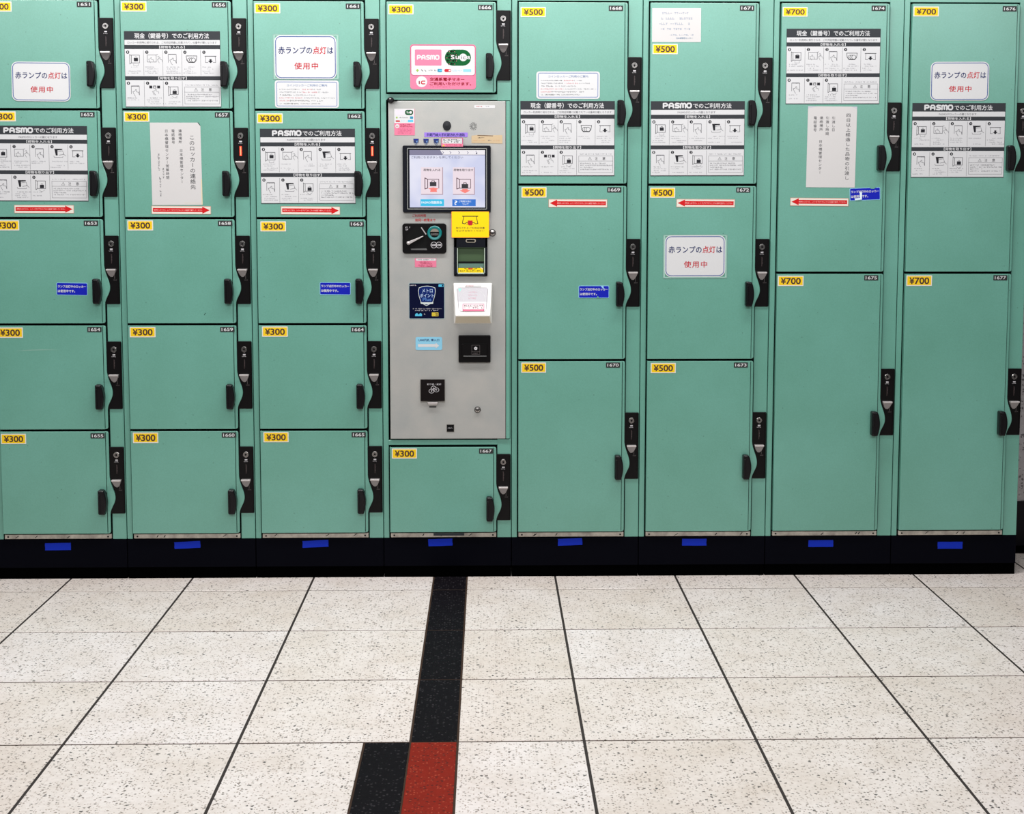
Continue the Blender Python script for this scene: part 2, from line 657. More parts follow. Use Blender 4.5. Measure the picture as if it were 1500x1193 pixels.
for r_ in range(-1, 8):
    ya, yb = ROW0 - TD * r_, ROW0 - TD * (r_ - 1)
    for xa, xb in zip(XJ, XJ[1:]):
        if abs(xa - 0.957) < 1e-6:
            tile(xa, xb, ya, yb, BLACKTILE if r_ <= 3 else REDTILE, 0.0018)
        elif abs(xa - 0.580) < 1e-6 and r_ > 3:
            tile(xa, 0.857, ya, yb, TERRAZZO)
            tile(0.857, xb, ya, yb, BLACKTILE if r_ == 4 else REDTILE, 0.0018)
        else:
            tile(xa, xb, ya, yb, TERRAZZO)
for xa, xb in zip(XJ[12:], XJ[13:]):
    tile(xa, xb, ROW0 + TD, ROW0 + 2 * TD, TERRAZZO)

WY = 0.352
mb = MB(GRANITE)
mb.box(-1.7, 4.0, WY, WY + 0.12, 0.0, 2.6, GRANITE)
wall = bpy.data.objects.new('wall_back', mb.mesh('wall'))
link(wall)
wall['kind'] = 'structure'
mb = MB(BASEBLK)
mb.box(2.86, 4.0, WY - 0.012, WY - 0.0005, 0.0, 0.155, BASEBLK, bev=0.002)
bb = bpy.data.objects.new('baseboard_back', mb.mesh('baseboard'))
link(bb)
bb['kind'] = 'structure'
# ------------------------------------------------------------ locker parts
P = 0.400
TOP, BOT = 1.7795, 0.1465
LEFT, FACE_R, LIP_R, PLATE_R = 0.0215, 0.3435, 0.3525, 0.3975
FRONT = -0.0125            # door face plane
DEPTH = 0.335


def lip_x(z, zp):
    """right edge of the door's rolled lip; it swells round the handle (zp = top of the lock plate)"""
    a, pk, b_ = zp - 0.212, zp - 0.160, zp - 0.088
    if z <= a or z >= b_:
        return LIP_R
    t = (z - a) / (pk - a) if z < pk else (b_ - z) / (b_ - pk)
    return LIP_R + 0.0165 * (0.5 - 0.5 * math.cos(math.pi * t))


_door = {}


def door_mesh(z0, z1, zp):
    """local z = 0 at the door's lower edge"""
    key = (round(z1 - z0, 4), round(zp - z0, 4))
    if key in _door:
        return _door[key]
    h, q = z1 - z0, zp - z0
    m = MB(GREEN)
    rr = 0.006
    pts = [(LEFT, 0)]
    pts += [(LIP_R - rr + rr * math.sin(R(a)), rr - rr * math.cos(R(a))) for a in (0, 30, 60, 90)]
    a, b_ = q - 0.212, q - 0.088
    n = 26
    for k in range(n + 1):
        z = a + (b_ - a) * k / n
        if rr < z < h - rr:
            pts.append((lip_x(z, q), z))
    pts += [(LIP_R - rr + rr * math.cos(R(a2)), h - rr + rr * math.sin(R(a2))) for a2 in (0, 30, 60, 90)]
    pts += [(LEFT, h)]
    m.prism(pts, -0.0095, -0.0050, GREEN, bev=0.0014, seg=2)
    # flat face, with its right edge folded down to the lip
    m.prism([(LEFT, 0), (FACE_R - 0.0004, 0), (FACE_R - 0.0004, h), (LEFT, h)], FRONT, -0.0075, GREEN, bev=0.0011, seg=2)
    # dark strip for the shade in the groove between face and lip
    m.box(FACE_R - 0.0002, FACE_R + 0.0013, -0.0098, -0.0090, 0.003, h - 0.003, DARKGAP)
    # returned edge behind
    m.box(LEFT, LEFT + 0.002, -0.006, 0.008, 0.0, h, GREEN)
    me = m.mesh('door')
    _door[key] = me
    return me


def handle_mesh():
    m = MB(HANDLE)
    h = 0.077
    pts = [(0, 0.004), (0.003, 0), (0.019, 0), (0.0215, 0.008)]
    pts += [(0.0215 + 0.0045 * math.sin(math.pi * k / 8), 0.008 + (h - 0.018) * k / 8) for k in range(1, 8)]
    pts += [(0.0215, h - 0.010), (0.018, h - 0.002), (0.012, h), (0.0025, h), (0, h - 0.003)]
    m.prism(pts, -0.022, 0.0, HANDLE, bev=0.0045, seg=3)
    # raised finger ridge along the left edge
    m.prism([(0.002, 0.006), (0.007, 0.006), (0.007, h - 0.012), (0.002, h - 0.012)], -0.0245, -0.020, HANDLE, bev=0.0015, seg=2)
    return m.mesh('handle')


HANDLE_ME = handle_mesh()


def plate_mesh():
    m = MB(PLASTIC)
    # z = 0 at top of plate
    m.prism([(LIP_R - 0.006, -0.210), (PLATE_R - 0.002, -0.210), (PLATE_R, -0.208), (PLATE_R, -0.002), (PLATE_R - 0.002, 0), (LIP_R - 0.006, 0)], -0.0042, 0.0004, PLASTIC, bev=0.001, seg=2)
    m.box(PLATE_R - 0.004, PLATE_R - 0.0015, -0.0065, -0.0035, -0.207, -0.003, PLASTIC, bev=0.0006)
    p_ = me = m.mesh('lock_plate')
    return me


PLATE_ME = plate_mesh()
PCX = 0.3745


def cyl_mesh():
    m = MB(CHROME)
    m.lathe(PCX, -0.025, [(0.0095, -0.004), (0.0095, -0.0062), (0.0082, -0.0078), (0.0058, -0.0078), (0.0050, -0.0066), (0.0, -0.0066)], CHROME, 24)
    m.lathe(PCX, -0.025, [(0.0032, -0.0068), (0.0032, -0.0072), (0.0, -0.0073)], KEYHOLE, 14)
    m.box(PCX - 0.0008, PCX + 0.0008, -0.0076, -0.0070, -0.0285, -0.0215, KEYHOLE)
    return m.mesh('key_cylinder')


CYL_ME = cyl_mesh()


def lever_mesh():
    m = MB(SATIN)
    x0, z0 = PCX, -0.102
    # pointed wedge that stands out at its top edge
    o = [(-0.0145, 0), (0.0145, 0), (0.0132, -0.008), (0.0085, -0.0185), (0.003, -0.0245), (-0.003, -0.0245), (-0.0085, -0.0185), (-0.0132, -0.008)]
    bm = bmesh.new()
    yf = [-0.0165, -0.0165, -0.0135, -0.0095, -0.0065, -0.0065, -0.0095, -0.0135]
    fr = [bm.verts.new((x0 + x * 0.96, y, z0 + z)) for (x, z), y in zip(o, yf)]
    bk = [bm.verts.new((x0 + x, -0.0042, z0 + z)) for x, z in o]
    bm.faces.new(fr)
    for k in range(len(o)):
        bm.faces.new((fr[k], fr[(k + 1) % 8], bk[(k + 1) % 8], bk[k]))
    bmesh.ops.recalc_face_normals(bm, faces=bm.faces[:])
    bmesh.ops.triangulate(bm, faces=[f for f in bm.faces if len(f.verts) > 4])
    m._add(bm, mat('lever_grey', (0.24, 0.22, 0.22), 0.4, 0.3))
    m.box(x0 - 0.0145, x0 + 0.0145, -0.0185, -0.0045, z0 - 0.0045, z0 + 0.0005, SATIN, bev=0.001, seg=2)
    return m.mesh('lock_lever')


LEVER_ME = lever_mesh()


def lamp_mesh(on):
    m = MB(LAMP_ON if on else LAMP_OFF)
    w = 0.0032 if on else 0.0012
    m.prism([(PCX - w, -0.085), (PCX + w, -0.085), (PCX + w, -0.056), (PCX - w, -0.056)], -0.0052 if on else -0.0046, -0.004, LAMP_ON if on else LAMP_OFF, bev=0.0004)
    if on:
        m.box(PCX - 0.0013, PCX + 0.0013, -0.0055, -0.0050, -0.083, -0.058, LAMP_CORE)
    return m.mesh('indicator_lamp')


LAMP_ME = {False: lamp_mesh(False), True: lamp_mesh(True)}


def mark_mesh():
    p_ = Print(0.001, 0.001, 0.0044)
    cx = PCX * 1000
    p_.rect(cx - 4.0, 39.5, cx + 4.5, 43.2, MARK, 1, 1.2)
    p_.micro(cx - 6.5, 45.5, cx + 7, 2.6, MARK, 1, fill=1.0)
    p_.micro(58, cx + 0.2, 80, 3.0, MARKDIM, 1, vertical=True)
    p_.line([(cx + 8.5, 118), (cx + 8.5, 133)], 0.9, MARKDIM)
    p_.micro(cx + 5, 134.5, cx + 14, 2.6, MARKDIM, 1)
    return p_.mesh('lettering')


MARK_ME = mark_mesh()


def price_mesh(txt, w, h):
    p_ = Print(0.001, 0.001, 0.0006)
    p_.slab(0, 0, w, h, CREAM, r_=1.6)
    p_.rect(3, 3, w - 3, h - 3, YELLOW, 1, 0.8)
    ph = h - 14
    p_.text('¥', 10.2, 7.0, 24.2, 7.4 + ph, BROWNINK, 2, 0.028)
    p_.text(txt, 26.2, 7.0, w - 9.5, 7.4 + ph + 0.2, BROWNINK, 2, 0.028)
    return p_.mesh('price_sticker')


def number_mesh(n):
    p_ = Print(0.001, 0.001, 0.0006)
    p_.slab(0, 0, 43.5, 16.0, PLATEBLK, r_=1.5)
    p_.text(str(n), 4.5, 3.4, 39, 12.6, WHITE, 1, 0.018)
    return p_.mesh('number_plate')


# ------------------------------------------------------------ the locker columns
GAP = [0.4717, 0.8007, 1.1264, 1.4546]
G = 0.0035


def rows(cuts):
    edges = [TOP + G] + sorted(cuts, reverse=True) + [BOT - G]
    return [(lo + G, hi - G) for hi, lo in zip(edges, edges[1:])]


#  n: (sticker x, z, w, h, plate x, z) in the column's own frame; z from the floor
DOORS = {1651: (0.022, 1.775, 0.075, 0.030, 0.293, 1.776), 1652: (0.019, 1.449, 0.077, 0.030, 0.294, 1.449), 1653: (0.022, 1.12, 0.077, 0.031, 0.296, 1.12),
         1654: (0.023, 0.792, 0.078, 0.032, 0.298, 0.794), 1655: (0.024, 0.462, 0.077, 0.032, 0.299, 0.463), 1656: (0.025, 1.777, 0.076, 0.030, 0.297, 1.776),
         1657: (0.026, 1.448, 0.076, 0.030, 0.3, 1.447), 1658: (0.028, 1.122, 0.078, 0.031, 0.303, 1.119), 1659: (0.027, 0.793, 0.079, 0.032, 0.304, 0.793),
         1660: (0.029, 0.465, 0.078, 0.033, 0.303, 0.465), 1661: (0.025, 1.773, 0.077, 0.030, 0.299, 1.773), 1662: (0.027, 1.444, 0.078, 0.030, 0.301, 1.444),
         1663: (0.032, 1.117, 0.078, 0.031, 0.304, 1.117), 1664: (0.032, 0.794, 0.079, 0.032, 0.305, 0.792), 1665: (0.031, 0.466, 0.078, 0.032, 0.304, 0.467),
         1666: (0.027, 1.771, 0.076, 0.030, 0.298, 1.771), 1667: (0.028, 0.413, 0.078, 0.032, 0.299, 0.414), 1668: (0.027, 1.765, 0.076, 0.030, 0.294, 1.77),
         1669: (0.03, 1.222, 0.077, 0.032, 0.293, 1.223), 1670: (0.03, 0.681, 0.077, 0.032, 0.293, 0.683), 1671: (0.028, 1.656, 0.077, 0.031, 0.293, 1.772),
         1672: (0.025, 1.221, 0.077, 0.031, 0.29, 1.223), 1673: (0.032, 0.679, 0.078, 0.032, 0.291, 0.680), 1674: (0.022, 1.768, 0.076, 0.029, 0.295, 1.773),
         1675: (0.018, 0.95, 0.080, 0.032, 0.292, 0.952), 1676: (0.023, 1.771, 0.078, 0.030, 0.297, 1.773), 1677: (0.02, 0.951, 0.080, 0.033, 0.295, 0.952)}

SMALL5 = rows(GAP)
MED3 = rows([0.688, 1.2295])
BIG2 = rows([0.959])
COLS = [
    (1651, SMALL5, 0.050, '300', 'mint green locker column nearest the left edge, five small doors numbered 1651 to 1655'),
    (1656, SMALL5, 0.050, '300', 'mint green locker column with five small doors, tall paper notice on door 1657'),
    (1661, SMALL5, 0.050, '300', 'mint green locker column with five small doors beside the payment terminal, doors 1661 to 1665'),
    (1666, [(1.5085, TOP), (BOT, 0.4155)], 0.0235, '300', 'mint green locker column holding the payment terminal between doors 1666 and 1667'),
    (1668, MED3, 0.1625, '500', 'mint green locker column with three medium doors beside the payment terminal, doors 1668 to 1670'),
    (1671, MED3, 0.1625, '500', 'mint green locker column with three medium doors, laminated notice on middle door 1672'),
    (1674, BIG2, 0.2975, '700', 'mint green locker column with two tall doors, paper notice on upper door 1674'),
    (1676, BIG2, 0.2975, '700', 'mint green end column with two tall doors, beside the bare granite wall'),
]


def carcass_mesh(doors, terminal, first=False):
    m = MB(GREEN)
    e = 0.0012
    e0 = -0.02 if first else e
    # dark inside just behind the doors
    if terminal:
        m.box(0.004, P - 0.004, 0.006, DEPTH - 0.004, 0.128, 0.4365, DARKGAP)
        m.box(0.004, P - 0.004, 0.006, DEPTH - 0.004, 1.4865, 1.855, DARKGAP)
        m.box(0.004, P - 0.004, DEPTH - 0.010, DEPTH - 0.004, 0.43, 1.49, DARKGAP)
    else:
        m.box(0.004, P - 0.004, 0.006, DEPTH - 0.004, 0.128, 1.855, DARKGAP)
    m.box(e0, 0.0175, 0.0, 0.012, 0.1265, 1.86, GREEN, bev=0.0008)            # left stile
    if terminal:                                                             # right jamb, carries the lock plates
        m.box(0.3560, P - e, 0.0, 0.012, 0.1265, 0.4390, GREEN, bev=0.0008)
        m.box(0.3560, P - e, 0.0, 0.012, 1.4850, 1.86, GREEN, bev=0.0008)
        m.box(0.3962, P - e, 0.0, 0.012, 0.4385, 1.4855, GREEN)
    else:
        m.box(0.3560, P - e, 0.0, 0.012, 0.1265, 1.86, GREEN, bev=0.0008)
    m.box(0.017, 0.357, 0.0, 0.012, TOP + 0.006, 1.86, GREEN, bev=0.0008)    # head rail
    m.box(e, 0.006, 0.011, DEPTH, 0.1265, 1.86, GREEN)
    m.box(P - 0.006, P - e, 0.011, DEPTH, 0.1265, 1.86, GREEN)
    m.box(e, P - e, 0.0, DEPTH, 1.856, 1.862, GREEN)
    if terminal:
        m.box(0.017, 0.357, -0.001, 0.012, 1.4865, 1.5035, GREEN, bev=0.0008)
        m.box(0.017, 0.357, -0.001, 0.012, 0.4215, 0.4365, GREEN, bev=0.0008)
    return m.mesh('carcass')


def sill_mesh(variant):
    m = MB(STEELSILL)
    if variant == 6:                                     # strip of dark tape left on the terminal column's sill
        m.box(0.156, 0.252, -0.0039, -0.003, 0.1335, 0.1415, DARKTAPE)
    m.box(0.0225, 0.3525, -0.0035, 0.004, 0.1285, 0.1425, STEELSILL, bev=0.0008)
    for x in (0.033, 0.342):
        m.lathe(x, 0.135, [(0.0028, -0.0034), (0.0026, -0.0043), (0.0, -0.0046)], KEYHOLE, 10)
    rn = random.Random(variant)
    p_ = Print(1, 1, 0.0037)
    for _ in range(3):                                   # scrapes down to bare dark metal
        x = rn.uniform(0.05, 0.32)
        w = rn.uniform(0.004, 0.012)
        z = rn.uniform(0.130, 0.134)
        m.quadsheet([(x, -0.0037, z), (x + 0.003, -0.0037, z), (x + w + 0.003, -0.0037, z + 0.007), (x + w, -0.0037, z + 0.0075)], KEYHOLE)
    return m.mesh('sill_strip')


for ci, (n0, doors, drop, price, label) in enumerate(COLS):
    X0 = -0.4 + P * ci
    unit = thing('coin_locker', label, 'locker', (X0, 0, 0), 'coin locker columns standing side by side')
    unit['kind'] = 'thing'
    part('carcass', carcass_mesh(doors, n0 == 1666, ci == 0), unit)
    pl = MB(NAVY)
    pl.box(0.0012 if ci else -0.02, P - 0.0012, -0.001, DEPTH, 0.036, 0.1255, NAVY, bev=0.0008)
    part('plinth', pl.mesh('plinth'), unit, label='black painted plinth')
    tk = MB(TOE)
    tk.box(0.002 if ci else -0.02, P - 0.002, 0.002, DEPTH - 0.01, 0.0, 0.0362, TOE)
    part('toe_kick', tk.mesh('toe_kick'), unit)
    part('sill_strip', sill_mesh(ci + 3), unit, label='scuffed bare metal strip with dark scratches')
    for di, (z0, z1) in enumerate(doors):
        n = n0 + di
        zp = z1 - drop
        sx, sz, sw, sh, nx, nz = DOORS[n]
        d = part('door', door_mesh(z0, z1, zp), unit, (X0, 0, z0), 'green door of locker %d' % n)
        part('price_sticker', price_mesh(price, sw * 1000, sh * 1000), d, (X0 + max(sx, 0.0235), FRONT, min(sz, z1 - 0.003)), 'yellow sticker reading ¥%s' % price)
        part('number_plate', number_mesh(n), d, (X0 + nx, FRONT, min(nz, z1 - 0.004)), 'black plate reading %d' % n)
        part('handle', HANDLE_ME, d, (X0 + 0.3215, FRONT, zp - 0.208))
        if n in (1654, 1658):                            # pale scratch / dark chip in the paint
            q_ = Print(0.001, 0.001, 0.0003)
            if n == 1654:
                q_.poly([(70, 78), (120, 74.5), (165, 73.6), (220, 74.5), (165, 75.2), (120, 76.2)], mat('pale_scratch', (0.26, 0.42, 0.35), 0.5), 0)
            else:
                q_.poly([(255, 292), (259, 288), (262, 287), (258, 291), (256, 294)], DARKGAP, 0)
            part('paint_scratch', q_.mesh('paint_scratch'), d, (X0, FRONT, z1), 'pale scratch in the paint' if n == 1654 else 'small dark chip in the paint')
        k = part('lock_plate', PLATE_ME, unit, (X0, 0, zp))
        part('key_cylinder', CYL_ME, k, (X0, 0, zp))
        part('lock_lever', LEVER_ME, k, (X0, 0, zp), 'silver pointed lever')
        on = n in (1657, 1662)
        part('indicator_lamp', LAMP_ME[on], k, (X0, 0, zp), 'lit red lamp' if on else 'unlit dark lamp window')
        part('lettering', MARK_ME, k, (X0, 0, zp))

# ------------------------------------------------------------ notices stuck on the doors
NY = FRONT - 0.0007


def notice(name, label, cat, x, z, ang, me, group=None):
    return thing(name, label, cat, (x, NY, z), group, me, ang)


def pasmo(p_, x0, y0, x1, y1, m, layer=2):
    """rounded five-letter wordmark drawn with thick round strokes"""
    W = (x1 - x0) / 5.0
    H = y1 - y0
    t = min(W, H) * 0.27
    a = t / 2
    def pt(i, u, v):
        return (x0 + W * (i + 0.07 + 0.86 * u), y0 + a + (H - t) * v)
    def st(i, l):
        p_.line([pt(i, *q) for q in l], t, m, layer, cap=True)
    st(0, [(0.1, 1), (0.1, 0.05), (0.6, 0), (0.85, 0.2), (0.85, 0.45), (0.6, 0.62), (0.1, 0.62)])
    st(1, [(0.08, 1), (0.08, 0.3), (0.3, 0.02), (0.65, 0.02), (0.88, 0.3), (0.88, 1)])
    st(1, [(0.08, 0.62), (0.88, 0.62)])
    st(2, [(0.85, 0.08), (0.35, 0.0), (0.12, 0.2), (0.2, 0.42), (0.75, 0.56), (0.88, 0.8), (0.65, 1), (0.12, 0.95)])
    st(3, [(0.0, 1), (0.0, 0.15), (0.2, 0), (0.45, 0.15), (0.47, 0.9)])
    st(3, [(0.47, 0.15), (0.75, 0), (0.97, 0.15), (0.97, 1)])
    st(4, [(0.3, 0), (0.72, 0), (0.92, 0.25), (0.92, 0.75), (0.72, 1), (0.3, 1), (0.1, 0.75), (0.1, 0.25), (0.3, 0)])


def pic_locker(p_, cx, cy, low=False, s=1.0):
    a = lambda x, y: (cx + x * s, cy + y * s)
    p_.line([a(-58, -52), a(-38, -38), a(-38, 46), a(-58, 60), a(-58, -52)], 5 * s, INK)
    p_.line([a(-38, -44), a(56, -44), a(56, 46), a(-38, 46)], 6 * s, GREYINK)
    y = 12 if low else -2
    p_.rect(*a(-10, y - 10), *a(38, y + 28), INK, 2)
    p_.line([a(4, y - 10), a(6, y - 22), a(22, y - 22), a(24, y - 10)], 4 * s, GREYINK, 2)
    if low:
        p_.line([a(-22, 62), a(14, 84), a(48, 62)], 3 * s, LINE)
    else:
        p_.line([a(-14, 56), a(-14, 78), a(40, 78), a(40, 56)], 3 * s, LINE)


def hand(p_, cx, cy, s=1.0, m=None):
    m = m or GREYINK
    a = lambda x, y: (cx + x * s, cy + y * s)
    p_.line([a(0, 0), a(10, -18), a(18, -14), a(16, 6), a(40, 10), a(44, 34)], 4 * s, m)
    p_.line([a(0, 0), a(-20, 4), a(-6, 34), a(6, 52)], 4 * s, m)


def pic_close(p_, cx, cy):
    p_.frame(cx - 76, cy - 44, cx + 34, cy + 42, 5, GREYINK)
    hand(p_, cx - 40, cy + 4, 0.9)
    p_.line([(cx + 34, cy - 44), (cx + 50, cy - 48)], 5, GREYINK)
    hand(p_, cx + 62, cy + 4, 0.9)
    p_.line([(cx + 44, cy - 20), (cx + 66, cy - 30), (cx + 60, cy + 10)], 3, GREYINK)


def pic_touch(p_, cx, cy, tall=False):
    p_.line([(cx - 52, cy + 40), (cx - 52, cy - 52), (cx + 42, cy - 52), (cx + 42, cy + 52)], 5, GREYINK)
    p_.rect(cx - 52, cy - 58, cx + 42, cy - 50, GREYINK)
    hand(p_, cx - 12, cy + 8, 1.15)
    if tall:
        p_.micro(cx - 46, cy - 56, cx + 40, 9, INK, 2)


def pic_coins(p_, cx, cy):
    p_.line([(cx - 62, cy - 34), (cx + 62, cy - 34), (cx + 56, cy + 16), (cx + 34, cy + 42), (cx - 34, cy + 42), (cx - 56, cy + 16), (cx - 62, cy - 34)], 6, INK)
    for k in range(3):
        p_.disc(cx - 22 + 22 * k, cy + 14, 27, SHEET, 2 + 2 * k, 16)
        p_.circle(cx - 22 + 22 * k, cy + 14, 27, 5, INK, 3 + 2 * k, 16)
    p_.disc(cx - 22, cy + 14, 7, INK, 4, 8)


def pic_slip(p_, cx, cy):
    p_.rect(cx - 68, cy - 36, cx + 68, cy - 29, INK)
    p_.line([(cx - 56, cy - 28), (cx - 60, cy + 40), (cx - 30, cy + 40)], 5, GREYINK)
    p_.line([(cx + 56, cy - 28), (cx + 60, cy + 40), (cx + 30, cy + 40)], 5, GREYINK)
    p_.poly([(cx - 30, cy + 22), (cx - 12, cy + 22), (cx - 12, cy + 2), (cx + 12, cy + 2), (cx + 12, cy + 22), (cx + 30, cy + 22), (cx, cy + 48)], INK, 2)


def pic_card(p_, cx, cy):
    p_.poly([(cx - 50, cy - 52), (cx + 44, cy - 52), (cx + 44, cy - 40), (cx - 14, cy - 34), (cx - 12, cy + 26), (cx - 34, cy + 26)], INK)
    p_.line([(cx - 14, cy - 20), (cx + 46, cy - 30), (cx + 60, cy + 12), (cx + 4, cy + 22)], 4, GREYINK, 2)
    p_.line([(cx - 58, cy + 30), (cx - 52, cy + 48), (cx + 46, cy + 48), (cx + 50, cy + 36)], 4, GREYINK)
    p_.line([(cx + 50, cy + 4), (cx + 84, cy + 34)], 4, GREYINK)


def pic_keys(p_, cx, cy):
    for k in (-46, 0, 46):
        p_.rect(cx + k - 17, cy - 58, cx + k + 17, cy - 26, INK)
    p_.rect(cx - 9, cy - 50, cx + 9, cy - 30, SHEET, 2)
    hand(p_, cx + 2, cy, 1.0)
    p_.line([(cx - 30, cy + 6), (cx - 6, cy + 52)], 4, GREYINK)


def numdisc(p_, x, y, n):
    p_.disc(x, y, 19, INK, 1, 16)
    p_.text(str(n), x - 5, y - 10, x + 5, y + 10, SHEET, 2, 0.02)


def instruction(kind, seed):
    rn = random.Random(seed)
    p_ = Print(0.288 / 1120, 0.2275 / 885, 0.0)
    p_.slab(0, 0, 1120, 885, SLATE)
    p_.rect(4, 102, 1116, 160, SHEET, 0.5)
    p_.rect(4, 208, 1116, 522, SHEET, 0.5)
    p_.rect(4, 568, 1116, 876, SHEET, 0.5)
    if kind == 'card':
        pasmo(p_, 140, 18, 490, 86, SHEET, 2)
        p_.text('でのご利用方法', 505, 24, 960, 84, SHEET, 2, 0.012)
        p_.text('PASMOがロッカーの鍵となります', 320, 118, 770, 146, GREYINK, 2)
    else:
        p_.text('現金（鍵番号）でのご利用方法', 120, 22, 990, 86, SHEET, 2, 0.012)
        p_.text('ロッカー利用時に発行される、ご利用証明書に記載されている番号が鍵となります', 40, 118, 1080, 146, GREYINK, 2)
    p_.text('【荷物を入れる】', 408, 168, 705, 201, SHEET, 2, 0.012)
    p_.text('【荷物を取り出す】', 390, 529, 720, 562, SHEET, 2, 0.012)
    for x in (222, 445, 668, 888):
        p_.line([(x, 222), (x, 512)], 3.5, LINE)
        if x < 800:
            p_.line([(x, 582), (x, 868)], 3.5, LINE)
    X = [38, 262, 484, 706, 928]
    for k in range(5):
        numdisc(p_, X[k], 244, k + 1)
    for k in range(3):
        numdisc(p_, X[k], 604, k + 1)
    pic_locker(p_, 118, 322)
    pic_close(p_, 338, 318)
    pic_touch(p_, 562, 322)
    (pic_card if kind == 'card' else pic_coins)(p_, 782, 320)
    pic_slip(p_, 1004, 322)
    pic_touch(p_, 122, 690, True)
    (pic_card if kind == 'card' else pic_keys)(p_, 344, 690)
    pic_locker(p_, 562, 690, True)
    for k in range(5):
        for j, y in enumerate((410, 432, 458, 480)):
            if rn.random() < 0.75 or j < 1:
                a = X[k] - 22 + rn.choice((0, 0, 20, 60))
                p_.micro(a, y, a + rn.uniform(80, 190) - (40 if a > X[k] else 0), 12, PALEINK, 1, rnd=rn, fill=0.85)
    for k in range(3):
        for j, y in enumerate((770, 792, 814, 836)):
            if rn.random() < 0.8 or j < 1:
                a = X[k] - 18 + rn.choice((0, 0, 20, 40))
                p_.micro(a, y, a + rn.uniform(90, 165), 12, PALEINK if j else GREYINK, 1, rnd=rn, fill=0.85)
    p_.micro(700, 618, 1090, 14, PALEINK, 1, rnd=rn, fill=0.8)
    p_.frame(692, 646, 1100, 846, 3.5, LINE)
    p_.line([(692, 708), (1100, 708)], 3.5, LINE)
    p_.line([(806, 694), (826, 660), (846, 694), (806, 694)], 3, GREYINK)
    p_.line([(826, 670), (826, 686)], 3, GREYINK)
    p_.text('注', 886, 660, 918, 696, INK, 2)
    p_.text('意', 976, 660, 1010, 696, INK, 2)
    for y, b_ in ((728, 300), (752, 385), (776, 150), (800, 370)):
        p_.micro(712, y, 712 + b_, 14, GREYINK, 1, rnd=rn, fill=0.92)
    return p_.mesh('instruction_sign')


for n, kind, x, z, ang, lab in [
    (1652, 'card', -0.3744, 1.4056, -0.2, 'black and white card payment instruction sign cut by left edge, on door 1652'),
    (1656, 'cash', 0.0317, 1.6886, 0.1, 'black and white cash instruction sign on door 1656, above tall paper notice'),
    (1662, 'card', 0.4351, 1.3978, 0.1, 'black and white card payment instruction sign on door 1662, above red arrow'),
    (1668, 'cash', 1.2265, 1.4831, 0.1, 'black and white cash instruction sign on door 1668, right of terminal screen'),
    (1671, 'card', 1.6244, 1.4834, 0.2, 'black and white card payment instruction sign on door 1671'),
    (1674, 'cash', 2.0366, 1.7028, 0.2, 'black and white cash instruction sign high on tall door 1674'),
    (1676, 'card', 2.4279, 1.4798, 0.1, 'black and white card payment instruction sign on tall door 1676'),
]:
    notice('instruction_sign', lab, 'sign', x, z, ang, instruction(kind, n), 'instruction signs on the locker doors')


def lamp_notice():
    p_ = Print(1, 1, 0.0006)
    p_ = Print(0.179 / 605, 0.119 / 415, 0.0006)
    p_.slab(0, 0, 605, 415, WHITE, 62)
    p_.frame(9, 9, 596, 406, 8, BLUELINE, 1, 56)
    mm = [NAVYINK] * 5 + [REDINK] * 2 + [NAVYINK]
    p_.cells('赤ランプの点灯は', 36, 106, 67.5, 76, NAVYINK, 2, 0.008, mats=mm, size=0.98)
    p_.cells('使用中', 188, 254, 82, 74, REDINK, 2, 0.008, size=0.92)
    return p_.mesh('lamp_notice')


def laminated(w, h):
    """clear laminating pouch: thin pale rim showing round the card"""
    p_ = Print(w / 100.0, h / 100.0, 0.0002)
    p_.frame(0, 0, 100, 100, 1.4, LAMINATE, 0, 2.0)
    p_.frame(1.2, 1.6, 98.8, 98.4, 2.0, mat('laminate_film', (0.30, 0.50, 0.42), 0.12), 0, 1.5)
    return p_.mesh('laminate_border')


LN = lamp_notice()
for n, x, z, w, h, ang, lam, lab in [
    (1651, -0.3076, 1.5972, 0.1759, 0.1179, -0.5, 0, 'white rounded notice with blue line and red words on door 1651'),
    (1661, 0.4825, 1.6782, 0.1875, 0.1312, 0, (0.4783, 1.6815, 0.1990, 0.1360), 'white laminated notice with blue line above the small ruled notice, door 1661'),
    (1672, 1.6715, 1.0744, 0.1875, 0.1283, 0.2, (1.6665, 1.0765, 0.1985, 0.1350), 'white laminated notice with blue line alone on middle door 1672'),
    (1676, 2.4808, 1.6045, 0.1806, 0.1175, 0.3, 0, 'white rounded notice with blue line above the sign on tall door 1676'),
]:
    o = notice('lamp_notice', lab, 'notice', x, z, ang, LN, 'white rounded lamp notices')
    o.scale = (w / 0.179, 1, h / 0.119)
    if lam:
        q = part('laminate_border', laminated(lam[2], lam[3]), o, (lam[0], NY, lam[1]))
        q.location = ((lam[0] - x) / o.scale[0], 0.0, (lam[1] - z) / o.scale[2])
        q.scale = (1 / o.scale[0], 1, 1 / o.scale[2])


